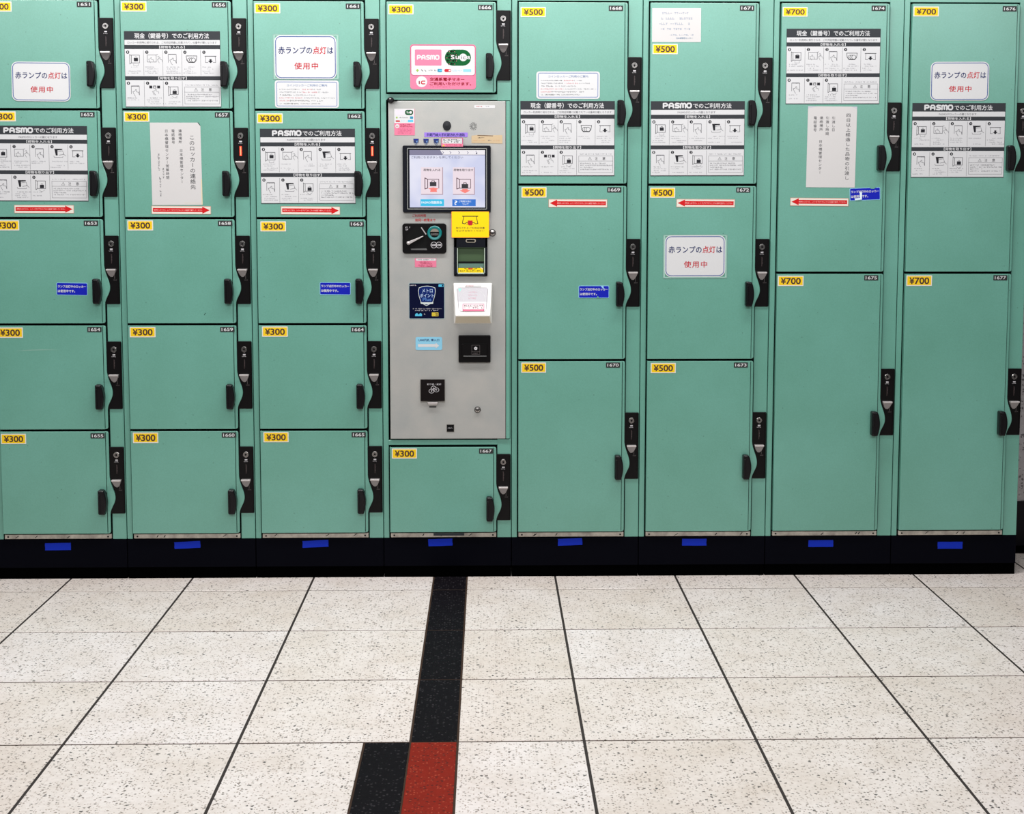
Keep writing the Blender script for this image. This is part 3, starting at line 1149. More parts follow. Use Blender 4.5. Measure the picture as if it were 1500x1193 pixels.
def guide(seed):
    rn = random.Random(seed)
    p_ = Print(0.1935 / 1110, 0.0828 / 475, 0.0)
    p_.slab(0, 0, 1110, 475, WHITE, 50)
    p_.frame(28, 24, 1082, 450, 12, mat('lavender_line', (0.16, 0.21, 0.38), 0.6), 1, 34)
    p_.text('コインロッカーご利用のご案内', 210, 66, 905, 106, mat('soft_blue_ink', (0.10, 0.18, 0.36), 0.6), 2)
    y = 146
    for a in ([(80, 330, 0), (330, 460, 1), (480, 640, 2), (640, 800, 0)], [(80, 400, 0), (400, 470, 1), (470, 740, 2), (750, 930, 0)], [(90, 300, 1), (330, 700, 0)],
              [(80, 500, 2), (510, 800, 0), (810, 910, 1), (920, 1050, 0)], [(80, 260, 2), (260, 830, 1)], [(85, 130, 0), (150, 420, 1), (440, 800, 0)]):
        for x0, x1, c in a:
            p_.micro(x0, y, x1, 21, (PALEINK, INK, REDINK)[c] if c != 2 else PALERED, 1, rnd=rn, fill=0.95)
        y += 49
    return p_.mesh('guidance_notice')


notice('guidance_notice', 'small white ruled notice under the laminated notice on door 1661', 'notice', 0.4821, 1.5437, -0.1, guide(3), 'small guidance notices')
notice('guidance_notice', 'small white ruled notice above the instruction sign on door 1668', 'notice', 1.2748, 1.5723, 0.1, guide(4), 'small guidance notices')


def paper_top():
    rn = random.Random(5)
    p_ = Print(0.1487 / 1070, 0.1015 / 745, 0.0)
    p_.slab(0, 0, 1070, 745, PAPER)
    p_.frame(4, 4, 1066, 741, 8, mat('paper_edge', (0.60, 0.62, 0.60), 0.6), 1)
    for y, a, b_, h in ((85, 215, 800, 46), (200, 155, 915, 50), (318, 150, 895, 50), (432, 185, 865, 48), (570, 385, 905, 36)):
        p_.micro(a, y, b_, h, mat('faded_blue_ink', (0.24, 0.28, 0.36), 0.6), 1, rnd=rn, fill=0.85)
    p_.text('日本橋管理センター', 530, 640, 890, 676, mat('steel_blue_ink', (0.07, 0.17, 0.30), 0.6), 2)
    return p_.mesh('paper_notice')


notice('paper_notice', 'small faded white paper above the yellow price sticker on door 1671', 'notice', 1.626, 1.7627, 0.2, paper_top())


def paper_contact():
    rn = random.Random(9)
    p_ = Print(0.1528 / 590, 0.2499 / 960, 0.0)
    p_.slab(0, 0, 590, 960, PAPER, pts=[(0, 0), (562, 4), (588, 40), (590, 960), (0, 958)])
    p_.rect(578, 660, 589, 960, OLDTAPE, 1)
    p_.line([(380, 936), (585, 940)], 3, OLDTAPE)
    p_.poly([(556, 2), (566, 3), (588, 34), (586, 42), (570, 22)], INK, 1)
    G2 = mat('soft_black_ink', (0.06, 0.06, 0.065), 0.6)
    p_.cells('このロッカーの連絡先', 448, 143, 74, 64, G2, 2, 0.002, True, 0.9)
    p_.cells('連絡場所', 326, 76, 48, 43, G2, 2, 0.0, True, 0.86)
    p_.cells('日本橋管理センター', 332, 305, 48, 45, G2, 2, 0.0, True, 0.86)
    p_.cells('電話番号', 244, 76, 48, 44, G2, 2, 0.0, True, 0.86)
    p_.cells('日本橋管理センター営業時間', 166, 76, 48, 45, G2, 2, 0.0, True, 0.86)
    p_.cells('までです', 124, 520, 34, 33, G2, 2, 0.0, True, 0.8)
    p_.micro(360, 82, 600, 26, GREYINK, 1, True, rnd=rn)
    p_.micro(630, 92, 850, 26, GREYINK, 1, True, rnd=rn)
    return p_.mesh('paper_notice')


def paper_days():
    p_ = Print(0.151 / 530, 0.247 / 890, 0.0)
    p_.slab(0, 0, 530, 890, PAPER)
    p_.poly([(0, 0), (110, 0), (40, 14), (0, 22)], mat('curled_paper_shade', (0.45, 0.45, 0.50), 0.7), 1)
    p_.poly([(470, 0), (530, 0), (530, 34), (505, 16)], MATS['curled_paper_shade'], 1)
    G2 = MATS['soft_black_ink']
    p_.cells('四日以上経過した品物の引渡し', 408, 70, 62, 53, G2, 2, 0.002, True, 0.84)
    p_.cells('引渡し日', 256, 106, 46, 43, G2, 2, 0.0, True, 0.84)
    p_.cells('引渡し時間', 190, 106, 46, 43, G2, 2, 0.0, True, 0.84)
    p_.cells('連絡場所', 124, 106, 46, 42, G2, 2, 0.0, True, 0.84)
    p_.cells('日本橋管理センター', 122, 364, 46, 42.5, G2, 2, 0.0, True, 0.84)
    p_.cells('電話番号', 58, 106, 46, 44, G2, 2, 0.0, True, 0.84)
    return p_.mesh('paper_notice')


notice('paper_notice', 'tall white paper with vertical text and yellowed edge on door 1657', 'notice', 0.103, 1.4154, 0.5, paper_contact())
notice('paper_notice', 'tall white paper with vertical text on door 1674, below the instruction sign', 'notice', 2.1068, 1.4695, -0.4, paper_days())


def arrow(right):
    rn = random.Random(right)
    p_ = Print(0.180 / 690, 0.0247 / 95, 0.0)
    p_.slab(0, 0, 690, 95, CREAM)
    p_.frame(0, 0, 690, 95, 4, mat('pale_red_border', (0.55, 0.22, 0.16), 0.5), 1)
    pts = [(15, 24), (590, 24), (590, 6), (676, 47), (590, 88), (590, 70), (15, 70)]
    if not right:
        pts = [(690 - x, y) for x, y in pts]
    p_.poly(pts, ARROWRED, 1)
    a = (28, 588) if right else (100, 662)
    p_.text('荷物を入れてから、レバーを下げてからこちらの画面で操作してください', a[0], 37, a[1], 57, PINKTEXT, 2)
    return p_.mesh('arrow_sticker')


AR = {True: arrow(True), False: arrow(False)}
for x, z, ang, rt, lab in [
    (-0.3125, 1.1664, -0.2, True, 'red right-pointing arrow sticker nearest the left edge, under sign on door 1652'),
    (0.1026, 1.1638, -0.3, True, 'red right-pointing arrow sticker under the tall paper on door 1657'),
    (0.4954, 1.1629, -0.3, True, 'red right-pointing arrow sticker beside the lit lamp, under sign on door 1662'),
    (1.3133, 1.1854, -0.2, False, 'red left-pointing arrow sticker nearest the terminal, on door 1669'),
    (1.7065, 1.1862, -0.3, False, 'red left-pointing arrow sticker above the laminated notice on door 1672'),
    (2.0575, 1.1905, -0.5, False, 'red left-pointing arrow sticker on tall door 1674'),
]:
    notice('arrow_sticker', lab, 'sticker', x, z, ang, AR[rt], 'red arrow stickers')


def blue_sticker(torn):
    p_ = Print(0.0945 / 660, 0.0385 / 270, 0.0)
    p_.slab(0, 0, 660, 270, PALEBLUE, 24)
    p_.rect(10, 10, 650, 260, BLUE, 1, 18)
    p_.text('ランプ点灯中のロッカー', 32, 54, 628, 108, WHITE, 2, 0.018)
    p_.text('は使用中です。', 32, 152, 395, 210, WHITE, 2, 0.018)
    if torn == 1:
        p_.poly([(470, 0), (530, 0), (545, 40), (520, 60), (495, 30)], PALEBLUE, 3)
        p_.poly([(385, 270), (455, 270), (415, 225)], MATS['mint_green_paint'], 3)
        p_.line([(500, 30), (560, 80)], 12, PALEBLUE, 3)
    if torn == 2:
        p_.poly([(430, 0), (580, 0), (520, 30), (460, 26)], MATS['mint_green_paint'], 3)
        p_.poly([(215, 90), (265, 90), (262, 250), (110, 262), (105, 220), (215, 215)], mat('torn_backing', (0.62, 0.72, 0.80), 0.6), 3)
        p_.poly([(120, 262), (260, 262), (240, 275), (130, 275)], MATS['mint_green_paint'], 3)
    return p_.mesh('blue_sticker')


for x, z, ang, t_, lab in [
    (-0.1921, 0.9299, -0.8, 0, 'intact blue sticker with white words nearest the left edge, door 1653'),
    (0.6111, 0.9304, -0.5, 0, 'intact blue sticker with white words beside the terminal, door 1663'),
    (1.4066, 0.9196, 0.0, 1, 'chipped blue sticker with white words on door 1669'),
    (2.2402, 1.2193, 2.2, 2, 'torn blue sticker tilted beside the red arrow on door 1674'),
]:
    notice('blue_sticker', lab, 'sticker', x, z, ang, blue_sticker(t_), 'blue lamp stickers')


def mini_logos(p_, x0, y0, x1, y1, layer=2):
    """row of small transit card emblems across a box"""
    w, h = x1 - x0, y1 - y0
    q = lambda u: x0 + w * u
    p_.poly([(q(0.03), y0 + h / 2), (q(0.055), y0), (q(0.08), y0 + h / 2), (q(0.055), y1)], OLIVE, layer)
    p_.line([(q(0.12), y0 + h * 0.25), (q(0.15), y0 + h * 0.75)], h * 0.14, INK, layer)
    p_.line([(q(0.18), y0 + h * 0.4), (q(0.205), y0 + h * 0.8)], h * 0.14, INK, layer)
    p_.micro(q(0.23), y0 + h * 0.3, q(0.385), h * 0.4, GREYINK, layer)
    p_.rect(q(0.405), y0, q(0.485), y1, TEAL, layer, h * 0.25)
    p_.rect(q(0.43), y0 + h * 0.35, q(0.485), y0 + h * 0.7, CYAN, layer + 1)
    p_.rect(q(0.525), y0 + h * 0.05, q(0.645), y1 - h * 0.05, REDINK, layer, h * 0.42)
    p_.rect(q(0.60), y0 + h * 0.28, q(0.635), y1 - h * 0.28, WHITE, layer + 1)
    p_.micro(q(0.67), y0 + h * 0.25, q(0.83), h * 0.5, SKY, layer)
    p_.rect(q(0.855), y0 + h * 0.08, q(0.995), y1 - h * 0.08, SKY, layer)


def card_capsule(p_, x0, y0, x1, y1, layer=2):
    w, h = x1 - x0, y1 - y0
    p_.rect(x0, y0, x1, y1, SUGREEN, layer, h * 0.49)
    for j in range(5):
        for k in range(5 - abs(j - 2)):
            cx = x0 + w * (0.07 + 0.105 * k) + w * 0.045 * abs(j - 2)
            cy = y0 + h * (0.12 + 0.19 * j)
            p_.poly([(cx - w * 0.05, cy), (cx, cy - h * 0.09), (cx + w * 0.05, cy), (cx, cy + h * 0.09)], SUDARK, layer + 1)
            if (j + k) % 2 == 0:
                p_.poly([(cx - w * 0.012, cy + h * 0.02), (cx + w * 0.022, cy - h * 0.02), (cx + w * 0.02, cy + h * 0.05)], TAN, layer + 2)


def ic_sticker():
    p_ = Print(0.1992 / 1325, 0.1347 / 920, 0.0)
    p_.slab(0, 0, 1325, 920, PINK, 62)
    p_.frame(8, 8, 1317, 640, 14, LINEPINK, 1, 62)
    p_.rect(24, 26, 1304, 628, WHITE, 2, 52)
    p_.rect(96, 104, 632, 434, PINK, 3, 18)
    pasmo(p_, 134, 214, 592, 316, WHITE, 4)
    card_capsule(p_, 700, 104, 1226, 434, 3)
    p_.text('S', 826, 216, 890, 300, WHITE, 6, 0.03)
    p_.text('u', 918, 236, 984, 300, WHITE, 6, 0.03)
    p_.disc(1070, 264, 78, WHITE, 6, 24)
    p_.text('ic', 1028, 226, 1124, 298, GREYINK, 7)
    p_.text('a', 1152, 236, 1208, 300, WHITE, 6, 0.03)
    mini_logos(p_, 84, 498, 1236, 566, 3)
    p_.disc(230, 764, 112, WHITE, 2, 26)
    p_.rect(172, 750, 192, 812, MAROON, 3)
    p_.line([(296, 752), (244, 752), (226, 768), (226, 794), (244, 808), (296, 808)], 20, REDINK, 3)
    p_.text('交通系電子マネー', 396, 676, 1092, 748, MAROON, 3, 0.016)
    p_.text('ご利用いただけます。', 396, 770, 1228, 838, MAROON, 3, 0.016)
    p_.micro(400, 858, 800, 18, LINEPINK, 3)
    return p_.mesh('payment_sticker')


notice('payment_sticker', 'pink and white card payment sticker on door 1666 above the terminal', 'sticker', 0.892, 1.6521, 0.0, ic_sticker())

# blue tape strips on the plinths
WHICH = ['the first column from the left, door 1655', 'the second column from the left, door 1660', 'the column left of the terminal, door 1665', 'the terminal column, door 1667',
         'the column right of the terminal, door 1670', 'the sixth column, door 1673', 'the last column but one, door 1675', 'the last column, door 1677']
for k, (x, z, w, h, ang) in enumerate([(-0.2549, 0.1144, 0.0801, 0.0228, 0.6), (0.1464, 0.1158, 0.0806, 0.0217, 2.6), (0.5452, 0.1175, 0.0809, 0.0218, 2.6), (0.9391, 0.1215, 0.0758, 0.0225, 1.6),
                                       (1.3463, 0.1205, 0.0761, 0.0218, 2.0), (1.738, 0.1193, 0.0768, 0.0219, 0), (2.1378, 0.1131, 0.0789, 0.0219, 0), (2.5492, 0.1057, 0.0792, 0.0225, 0)]):
    rn = random.Random(k)
    p_ = Print(w / 100, h / 30, 0.0)
    j = lambda: rn.uniform(-0.9, 0.9)
    pts = [(0 + j(), 0)] + [(x_, j() * 0.5) for x_ in (25, 50, 75)] + [(100 + j(), 0)] + [(100 + j(), y_) for y_ in (8, 16, 23)] + [(100 + j(), 30)] + [(x_, 30 + j() * 0.5) for x_ in (75, 50, 25)] + [(j(), 30)] + [(j(), y_) for y_ in (23, 16, 8)]
    p_.slab(0, 0, 100, 30, TAPE, pts=pts, t=0.0003)
    thing('blue_tape', 'blue tape strip on the plinth of %s' % WHICH[k], 'tape', (x, -0.0014, z), 'blue tape strips on the plinths', p_.mesh('blue_tape'), ang)

# ------------------------------------------------------------ payment terminal
TX, TZ = 0.8240, 1.4830        # top left corner of the grey panel; panel units of 2.1 mm
U = 0.0021
V = 0.002108
TY = -0.006


def tx(u, v=250.0):
    return TX + (u - 568.7 - 0.0067 * (v - 150)) * U


def tz(v):
    return TZ - (v - 148.3) * V


term = thing('payment_terminal', 'grey steel payment terminal with touch screen, coin slot and card reader', 'terminal', (1.0, TY, 0.445))
O = WP[term.name]


def tpart(name, build, parent=None, label=None, y=TY):
    """build(mb) works in absolute x / z, y relative to the panel front"""
    m = MB()
    build(m)
    me = m.mesh(name)
    me.transform(Matrix.Translation((-1.0, 0, -0.445)))
    return part(name, me, parent or term, (1.0, y, 0.445), label)


def tprint(name, fn, parent=None, label=None, y=TY - 0.0007):
    """flat print in panel units"""
    p_ = Print(U, V, 0.0)
    fn(p_)
    p_.v = [(v[0] + TX - U * (568.7 + 0.0067 * 100), v[1], v[2] + TZ + V * 148.3) for v in p_.v]
    me = p_.mesh(name)
    me.transform(Matrix.Translation((-1.0, 0, -0.445)))
    return part(name, me, parent or term, (1.0, y, 0.445), label)


def f(m):
    m.box(TX, 1.1815, 0, 0.010, 0.4415, TZ, PANEL, bev=0.0012, seg=2)
tpart('panel', f)


def f(m):
    m.box(1.1830, 1.1950, -0.001, 0.010, 0.4415, TZ, GREEN, bev=0.001)
    m.box(1.1815, 1.1830, 0.002, 0.010, 0.4415, TZ, DARKGAP)
tpart('side_strip', f, label='mint green edge strip')


def f(m):
    m.box(0.8215, 0.852, -0.007, 0.012, 1.4835, 1.4860, DARKGAP)
    m.lathe(0.832, 1.485, [(0.0085, -0.001), (0.0085, -0.010), (0.006, -0.013), (0, -0.013)], HANDLE, 18, 1.25)
    m.lathe(0.831, 1.488, [(0.003, -0.0132), (0, -0.0140)], CHROME, 10)
tpart('hinge_knob', f)


def f(m):
    m.lathe(tx(654.4), tz(183.8), [(0.0150, 0.0), (0.0150, -0.001), (0.0138, -0.0025), (0.0, -0.0035)], mat('sensor_glass', (0.018, 0.019, 0.022), 0.3, spec=0.2), 28, 0.84)
tpart('sensor_window', f, label='dark oval sensor window')


def f(m):
    cx, cz = tx(692.8), tz(184.5)
    for k in range(12):
        for j in (0.35, 0.62, 0.92):
            if j < 0.5 and k % 2:
                continue
            a = 2 * math.pi * k / 12 + 0.1
            m.lathe(cx + 0.0113 * j * math.cos(a), cz + 0.0118 * j * math.sin(a), [(0.00125, -0.0003), (0.0, -0.0004)], KEYHOLE, 8)
tpart('speaker_grille', f, label='radial pattern of speaker holes')


# touch screen
def f(m):
    x0, x1, z0, z1 = tx(590), tx(718), tz(309), tz(212.4)
    a = [(x, z) for x, z in [(u * 1.0, v * 1.0) for u, v in rrect(x0, z0, x1, z1, 0.0045, 4)]]
    m.prism(a, -0.010, 0.0, mat('screen_bezel', (0.005, 0.006, 0.010), 0.45, spec=0.12), bev=0.002, seg=2)
    lip = mat('grey_bezel_line', (0.30, 0.31, 0.29), 0.4)
    X0, X1, Z0, Z1 = tx(596.6), tx(712.4), tz(304.6), tz(216.2)
    for b in ((X0, X1, Z1 - 0.0018, Z1), (X0, X1, Z0, Z0 + 0.0022), (X0, X0 + 0.0018, Z0, Z1), (X1 - 0.0018, X1, Z0, Z1)):
        m.box(b[0], b[1], -0.0110, -0.0098, b[2], b[3], lip, bev=0.0004)
scr = tpart('touch_screen', f, label='touch screen in a black bezel')

SCR_BG = mat('screen_lavender', (0.1, 0.1, 0.1), 0.2, emit=(0.60, 0.60, 0.78), strength=0.92)
nt, N, L, b = nodes(SCR_BG)
rs = ramp(N, [(0.35, (0.50, 0.53, 0.74)), (0.65, (0.70, 0.70, 0.82))])
L.new(noise(N, L, worldpos(N), 14, 1), rs.inputs[0])
L.new(rs.outputs[0], b.inputs['Emission Color'])
em = lambda n_, c, s_=1.0: mat('screen_' + n_, (0.02, 0.02, 0.02), 0.3, emit=c, strength=s_)
S_BAR, S_BARL = em('bar_dark', (0.19, 0.18, 0.28)), em('bar_light', (0.80, 0.77, 0.80))
S_TXT, S_BTN, S_BTNS = em('ink', (0.010, 0.008, 0.05)), em('button', (0.78, 0.66, 0.72)), em('button_shade', (0.42, 0.30, 0.36))
S_BLK, S_ARW = em('black', (0.008, 0.006, 0.012)), em('salmon', (0.88, 0.20, 0.17))
S_CY, S_BL, S_WH, S_FR = em('cyan', (0.02, 0.48, 0.75)), em('blue', (0.01, 0.15, 0.58)), em('white', (0.85, 0.9, 0.95)), em('frame_line', (0.07, 0.02, 0.04))


def fp(p_):
    k = 1 / 10.714
    X = lambda x: 585 + x * k
    Y = lambda y: 210 + y * k
    p_.slab(X(162), Y(96), X(1336), Y(982), SCR_BG)
    p_.rect(X(162), Y(96), X(1336), Y(168), S_BARL, 1)
    p_.poly([(X(162), Y(96)), (X(640), Y(96)), (X(680), Y(168)), (X(162), Y(168))], S_BAR, 2)
    p_.rect(X(162), Y(166), X(1336), Y(174), S_BAR, 2)
    for x in (680, 795, 930, 1065, 1200):
        p_.line([(X(x - 8), Y(118)), (X(x + 12), Y(134)), (X(x - 4), Y(154))], 0.8, S_BAR, 3)
    p_.disc(X(1205), Y(148), 1.1, S_TXT, 3, 8)
    p_.text('ご利用になるボタンを押してください', X(190), Y(190), X(995), Y(228), S_TXT, 2)
    for bx, s, low in ((340, '荷物を入れる', False), (835, '荷物を取り出す', True)):
        p_.rect(X(bx), Y(362), X(bx + 342), Y(786), S_BTNS, 1)
        p_.rect(X(bx), Y(362), X(bx + 328), Y(772), S_BTN, 2)
        p_.text(s, X(bx + (38 if not low else 12)), Y(384), X(bx + (300 if not low else 318)), Y(422), S_BLK, 3, 0.014)
        a = lambda x, y: (X(bx + x), Y(y))
        p_.line([a(60, 525), a(102, 548), a(102, 682), a(60, 696), a(60, 525)], 1.1, S_FR, 3)
        p_.line([a(102, 546), a(276, 546), a(276, 684)] + ([] if not low else [a(102, 684)]), 0.9, S_FR, 3)
        y = 590 if not low else 620
        p_.rect(*a(136, y), *a(238, y + 64), S_BLK, 4)
        p_.line([a(160, y), a(166, y - 20), a(208, y - 20), a(214, y)], 0.9, S_FR, 4)
        if low:
            p_.poly([a(105, 718), a(145, 712), a(145, 694), a(230, 694), a(230, 712), a(272, 718), a(188, 762)], S_ARW, 4)
        else:
            p_.poly([a(110, 690), a(188, 672), a(272, 690), a(240, 706), a(248, 742), a(140, 742), a(148, 706)], S_ARW, 4)
    p_.rect(X(330), Y(856), X(696), Y(962), S_CY, 1)
    p_.text('PASMO残額照会', X(345), Y(884), X(665), Y(926), S_WH, 2, 0.014)
    p_.rect(X(824), Y(856), X(1190), Y(962), S_BL, 1)
    p_.text('?', X(858), Y(876), X(902), Y(942), S_WH, 2, 0.02)
    p_.text('ご利用方法に', X(925), Y(872), X(1120), Y(902), S_WH, 2, 0.01)
    p_.text('ついて', X(980), Y(918), X(1080), Y(946), S_WH, 2, 0.01)
tprint('display', fp, scr, 'lit lavender display with two locker buttons', TY - 0.0104)


# stickers on the panel
def fp(p_):
    X = lambda x: 570 + x * 0.12
    Y = lambda y: 145 + y * 0.12
    p_.slab(X(68), Y(122), X(315), Y(438), PINK)
    p_.rect(X(68), Y(122), X(310), Y(292), WHITE, 1)
    p_.rect(X(84), Y(138), X(186), Y(196), mat('soft_pink', (0.85, 0.55, 0.62), 0.5), 2)
    p_.rect(X(198), Y(134), X(296), Y(196), SUDARK, 2, 3.4)
    p_.rect(X(204), Y(139), X(290), Y(191), SUGREEN, 3, 3)
    p_.text('Su', X(218), Y(152), X(248), Y(176), WHITE, 4, 0.02)
    p_.disc(X(266), Y(165), 1.9, WHITE, 4, 12)
    p_.disc(X(98), Y(227), 1.4, OLIVE, 2, 10)
    p_.micro(X(122), Y(220), X(245), 1.6, GREYINK, 2)
    p_.rect(X(256), Y(212), X(296), Y(242), TEAL, 2, 1)
    p_.rect(X(84), Y(260), X(138), Y(278), REDINK, 2, 0.9)
    p_.micro(X(150), Y(260), X(222), 1.8, SKY, 2)
    p_.rect(X(232), Y(256), X(296), Y(280), CYAN, 2)
    p_.disc(X(104), Y(330), 2.9, WHITE, 2, 14)
    p_.text('ic', X(92), Y(322), X(116), Y(338), REDINK, 3, 0.02)
    p_.micro(X(136), Y(304), X(275), 1.9, MAROON, 2)
    p_.micro(X(136), Y(325), X(292), 1.9, MAROON, 2)
    for y in (358, 376, 392, 408):
        p_.micro(X(110), Y(y), X(275), 1.3, LINEPINK, 2)
tprint('payment_label', fp, label='small pink and white card logo sticker')


def fp(p_):
    p_.slab(694, 154.2, 724.3, 158.6, WHITE, 1.2)
    p_.micro(697, 155.2, 706, 1.8, DARKRED, 1)
    p_.micro(708, 155.2, 721, 1.6, PALEINK, 1, fill=0.5)
tprint('serial_label', fp, label='narrow white rounded label')


def fp(p_):
    p_.slab(621.5, 193.5, 684.5, 200, VIOLET)
    p_.text('半蔵門線大手町駅改札外通路', 624.8, 194.6, 680.3, 199.0, NAVYINK, 1, 0.012)
tprint('station_label', fp, label='violet label naming the station passage')

for k, u in enumerate((609.5, 624.0, 638.8)):
    def fp(p_, u=u):
        p_.slab(0, 0, 0, 0, SHIELD, pts=[(u - 3.9, 202.6), (u + 3.9, 202.6), (u + 3.4, 208.0), (u + 1.4, 210.6), (u, 211.6), (u - 1.4, 210.6), (u - 3.4, 208.0)])
        p_.line([(u - 2.8, 203.8), (u + 2.8, 203.8)], 0.6, BLUE, 1)
        p_.poly([(u - 0.4, 206), (u + 2.6, 205.2), (u + 1.4, 208.6)], mat('shield_shine', (0.10, 0.22, 0.45), 0.4), 1)
        p_.line([(u - 2.4, 208.6), (u, 210.6), (u + 2.4, 208.6)], 0.45, SILVERINK, 1)
    tprint('shield_sticker', fp, label='small navy shield sticker')


def fp(p_):
    p_.slab(646.4, 201.2, 677.8, 213.8, LINEPINK)
    p_.rect(647.6, 202.2, 676.6, 209.6, WHITE, 1)
    p_.rect(646.4, 209.8, 677.8, 213.8, PINK, 1)
    for y in (203.2, 206.2):
        p_.micro(649, y, 675.6, 2.3, INK, 2, fill=0.8)
    p_.poly([(648, 213.4), (649.5, 211), (651.4, 213.4)], YELLOW, 2)
    p_.micro(653, 210.8, 676, 1.7, MAROON, 2)
tprint('notice_label', fp, label='small pink and white label above the screen', y=TY - 0.0108)


def fp(p_):
    p_.slab(0, 0, 0, 0, TAN, pts=[(690, 198.0), (700, 196.8), (722, 197.4), (734.8, 197.0), (735, 209.3), (690, 208.6)])
    p_.line([(699, 197.6), (721, 198.2)], 0.9, BROWNINK, 1)
    p_.micro(699.5, 200.0, 709.5, 1.6, INK, 1)
    p_.micro(693, 204.2, 711, 1.5, mat('orange_ink', (0.50, 0.25, 0.10), 0.6), 1)
    p_.micro(714, 203.8, 720, 1.8, GREYINK, 1)
    p_.micro(722, 204, 731, 1.5, MATS['orange_ink'], 1, fill=0.5)
tprint('worn_label', fp, label='worn tan label right of the screen top')


def fp(p_):
    p_.text('ご利用時間', 603.6, 311.6, 623.2, 315.6, DARKRED, 0, 0.014)
    p_.text('始発～終電まで', 607.6, 317.9, 637.2, 322.0, DARKRED, 0, 0.014)
tprint('lettering', fp, label='dark red opening hours lettering', y=TY - 0.0004)


# coin unit
def f(m):
    x0, x1, z0, z1 = tx(589), tx(653), tz(368.6), tz(324.8)
    m.prism(rrect(x0, z0, x1, z1, 0.0085, 5), -0.007, 0.0, PLASTIC, bev=0.002, seg=2)
    m.prism([(tx(594.5), tz(343)), (tx(608), tz(328.5)), (tx(617), tz(331)), (tx(624.5), tz(342)), (tx(624.5), tz(363)), (tx(604), tz(361)), (tx(594.5), tz(356))], -0.0076, -0.0068, KEYHOLE)
    m.prism([(tx(601), tz(361.6)), (tx(624), tz(361)), (tx(625), tz(363.8)), (tx(602), tz(363.4))], -0.0082, -0.007, mat('dark_grey_edge', (0.09, 0.09, 0.09), 0.4))
cu = tpart('coin_unit', f, label='black coin unit with return lever')


def f(m):
    ax, az, bx_, bz = tx(598), tz(353.3), tx(619.5), tz(343.2)
    n_ = Vector((-(bz - az), bx_ - ax)).normalized()
    m.prism([(ax + n_.x * 0.0048, az + n_.y * 0.0048), (ax - n_.x * 0.0048, az - n_.y * 0.0048), (bx_ - n_.x * 0.0013, bz - n_.y * 0.0013), (bx_ + n_.x * 0.0013, bz + n_.y * 0.0013)], -0.0145, -0.0095, SATIN, bev=0.001, seg=2)
    m.lathe(ax, az, [(0.0058, -0.0072), (0.0062, -0.012), (0.004, -0.0155), (0, -0.0162)], SATIN, 16)
    m.lathe(bx_, bz, [(0.004, -0.0072), (0.004, -0.012), (0, -0.013)], KEYHOLE, 12)
    p0 = [(tx(616), tz(331)), (tx(617.2), tz(330.4)), (tx(624.2), tz(340.4)), (tx(623), tz(341.2))]
    m.prism(p0, -0.009, -0.0072, SATIN)
tpart('return_lever', f, cu, 'silver coin return lever')


def f(m):
    cx, cz = tx(636), tz(338.6)
    ringm = mat('teal_lit_ring', (0.0, 0.09, 0.09), 0.35, emit=(0.0, 0.14, 0.14), strength=0.6)
    m.lathe(cx, cz, [(0.0215, -0.007), (0.0220, -0.0095), (0.0195, -0.0115), (0.0150, -0.0105), (0.0140, -0.0085)], ringm, 32)
    m.lathe(cx, cz, [(0.0142, -0.0082), (0, -0.0082)], KEYHOLE, 24)
    up_ = [(cx + 0.0135 * math.cos(R(a)), cz + 0.002 + 0.0115 * math.sin(R(a))) for a in range(5, 180, 17)]
    m.prism(up_, -0.0098, -0.008, mat('brushed_brown_steel', (0.42, 0.36, 0.30), 0.35, 0.8), bev=0.0006)
    m.box(cx - 0.0125, cx + 0.0125, -0.0112, -0.0082, cz - 0.0075, cz - 0.0018, CHROME, bev=0.0012, seg=2)
tpart('coin_slot', f, cu, 'round coin slot in a teal ring')


def fp(p_):
    p_.micro(593.4, 329.6, 601.5, 1.9, MARK, 1)
    p_.micro(593.6, 332.6, 599, 2.2, MARK, 1, fill=1)
    for u in (634.8, 642.2):
        p_.circle(u, 356.2, 4.6, 0.55, MARK, 1)
        p_.text('500' if u < 640 else '100', u - 3.2, 355.0, u + 3.2, 357.6, MARK, 2, 0.03)
tprint('lettering', fp, cu, y=TY - 0.0072)


def fp(p_):
    p_.slab(606.8, 375.6, 638.2, 388.6, PINK)
    p_.rect(608.4, 376, 637.4, 379.2, WHITE, 1, 1.2)
    p_.micro(611, 376.7, 636, 1.7, INK, 2, fill=0.8)
    for y, a, b_ in ((380.4, 614, 632), (382.6, 614, 631), (384.8, 612, 633), (386.6, 612, 634)):
        p_.micro(a, y, b_, 1.5, MAROON, 1)
tprint('notice_label', fp, label='small pink label below the coin unit')


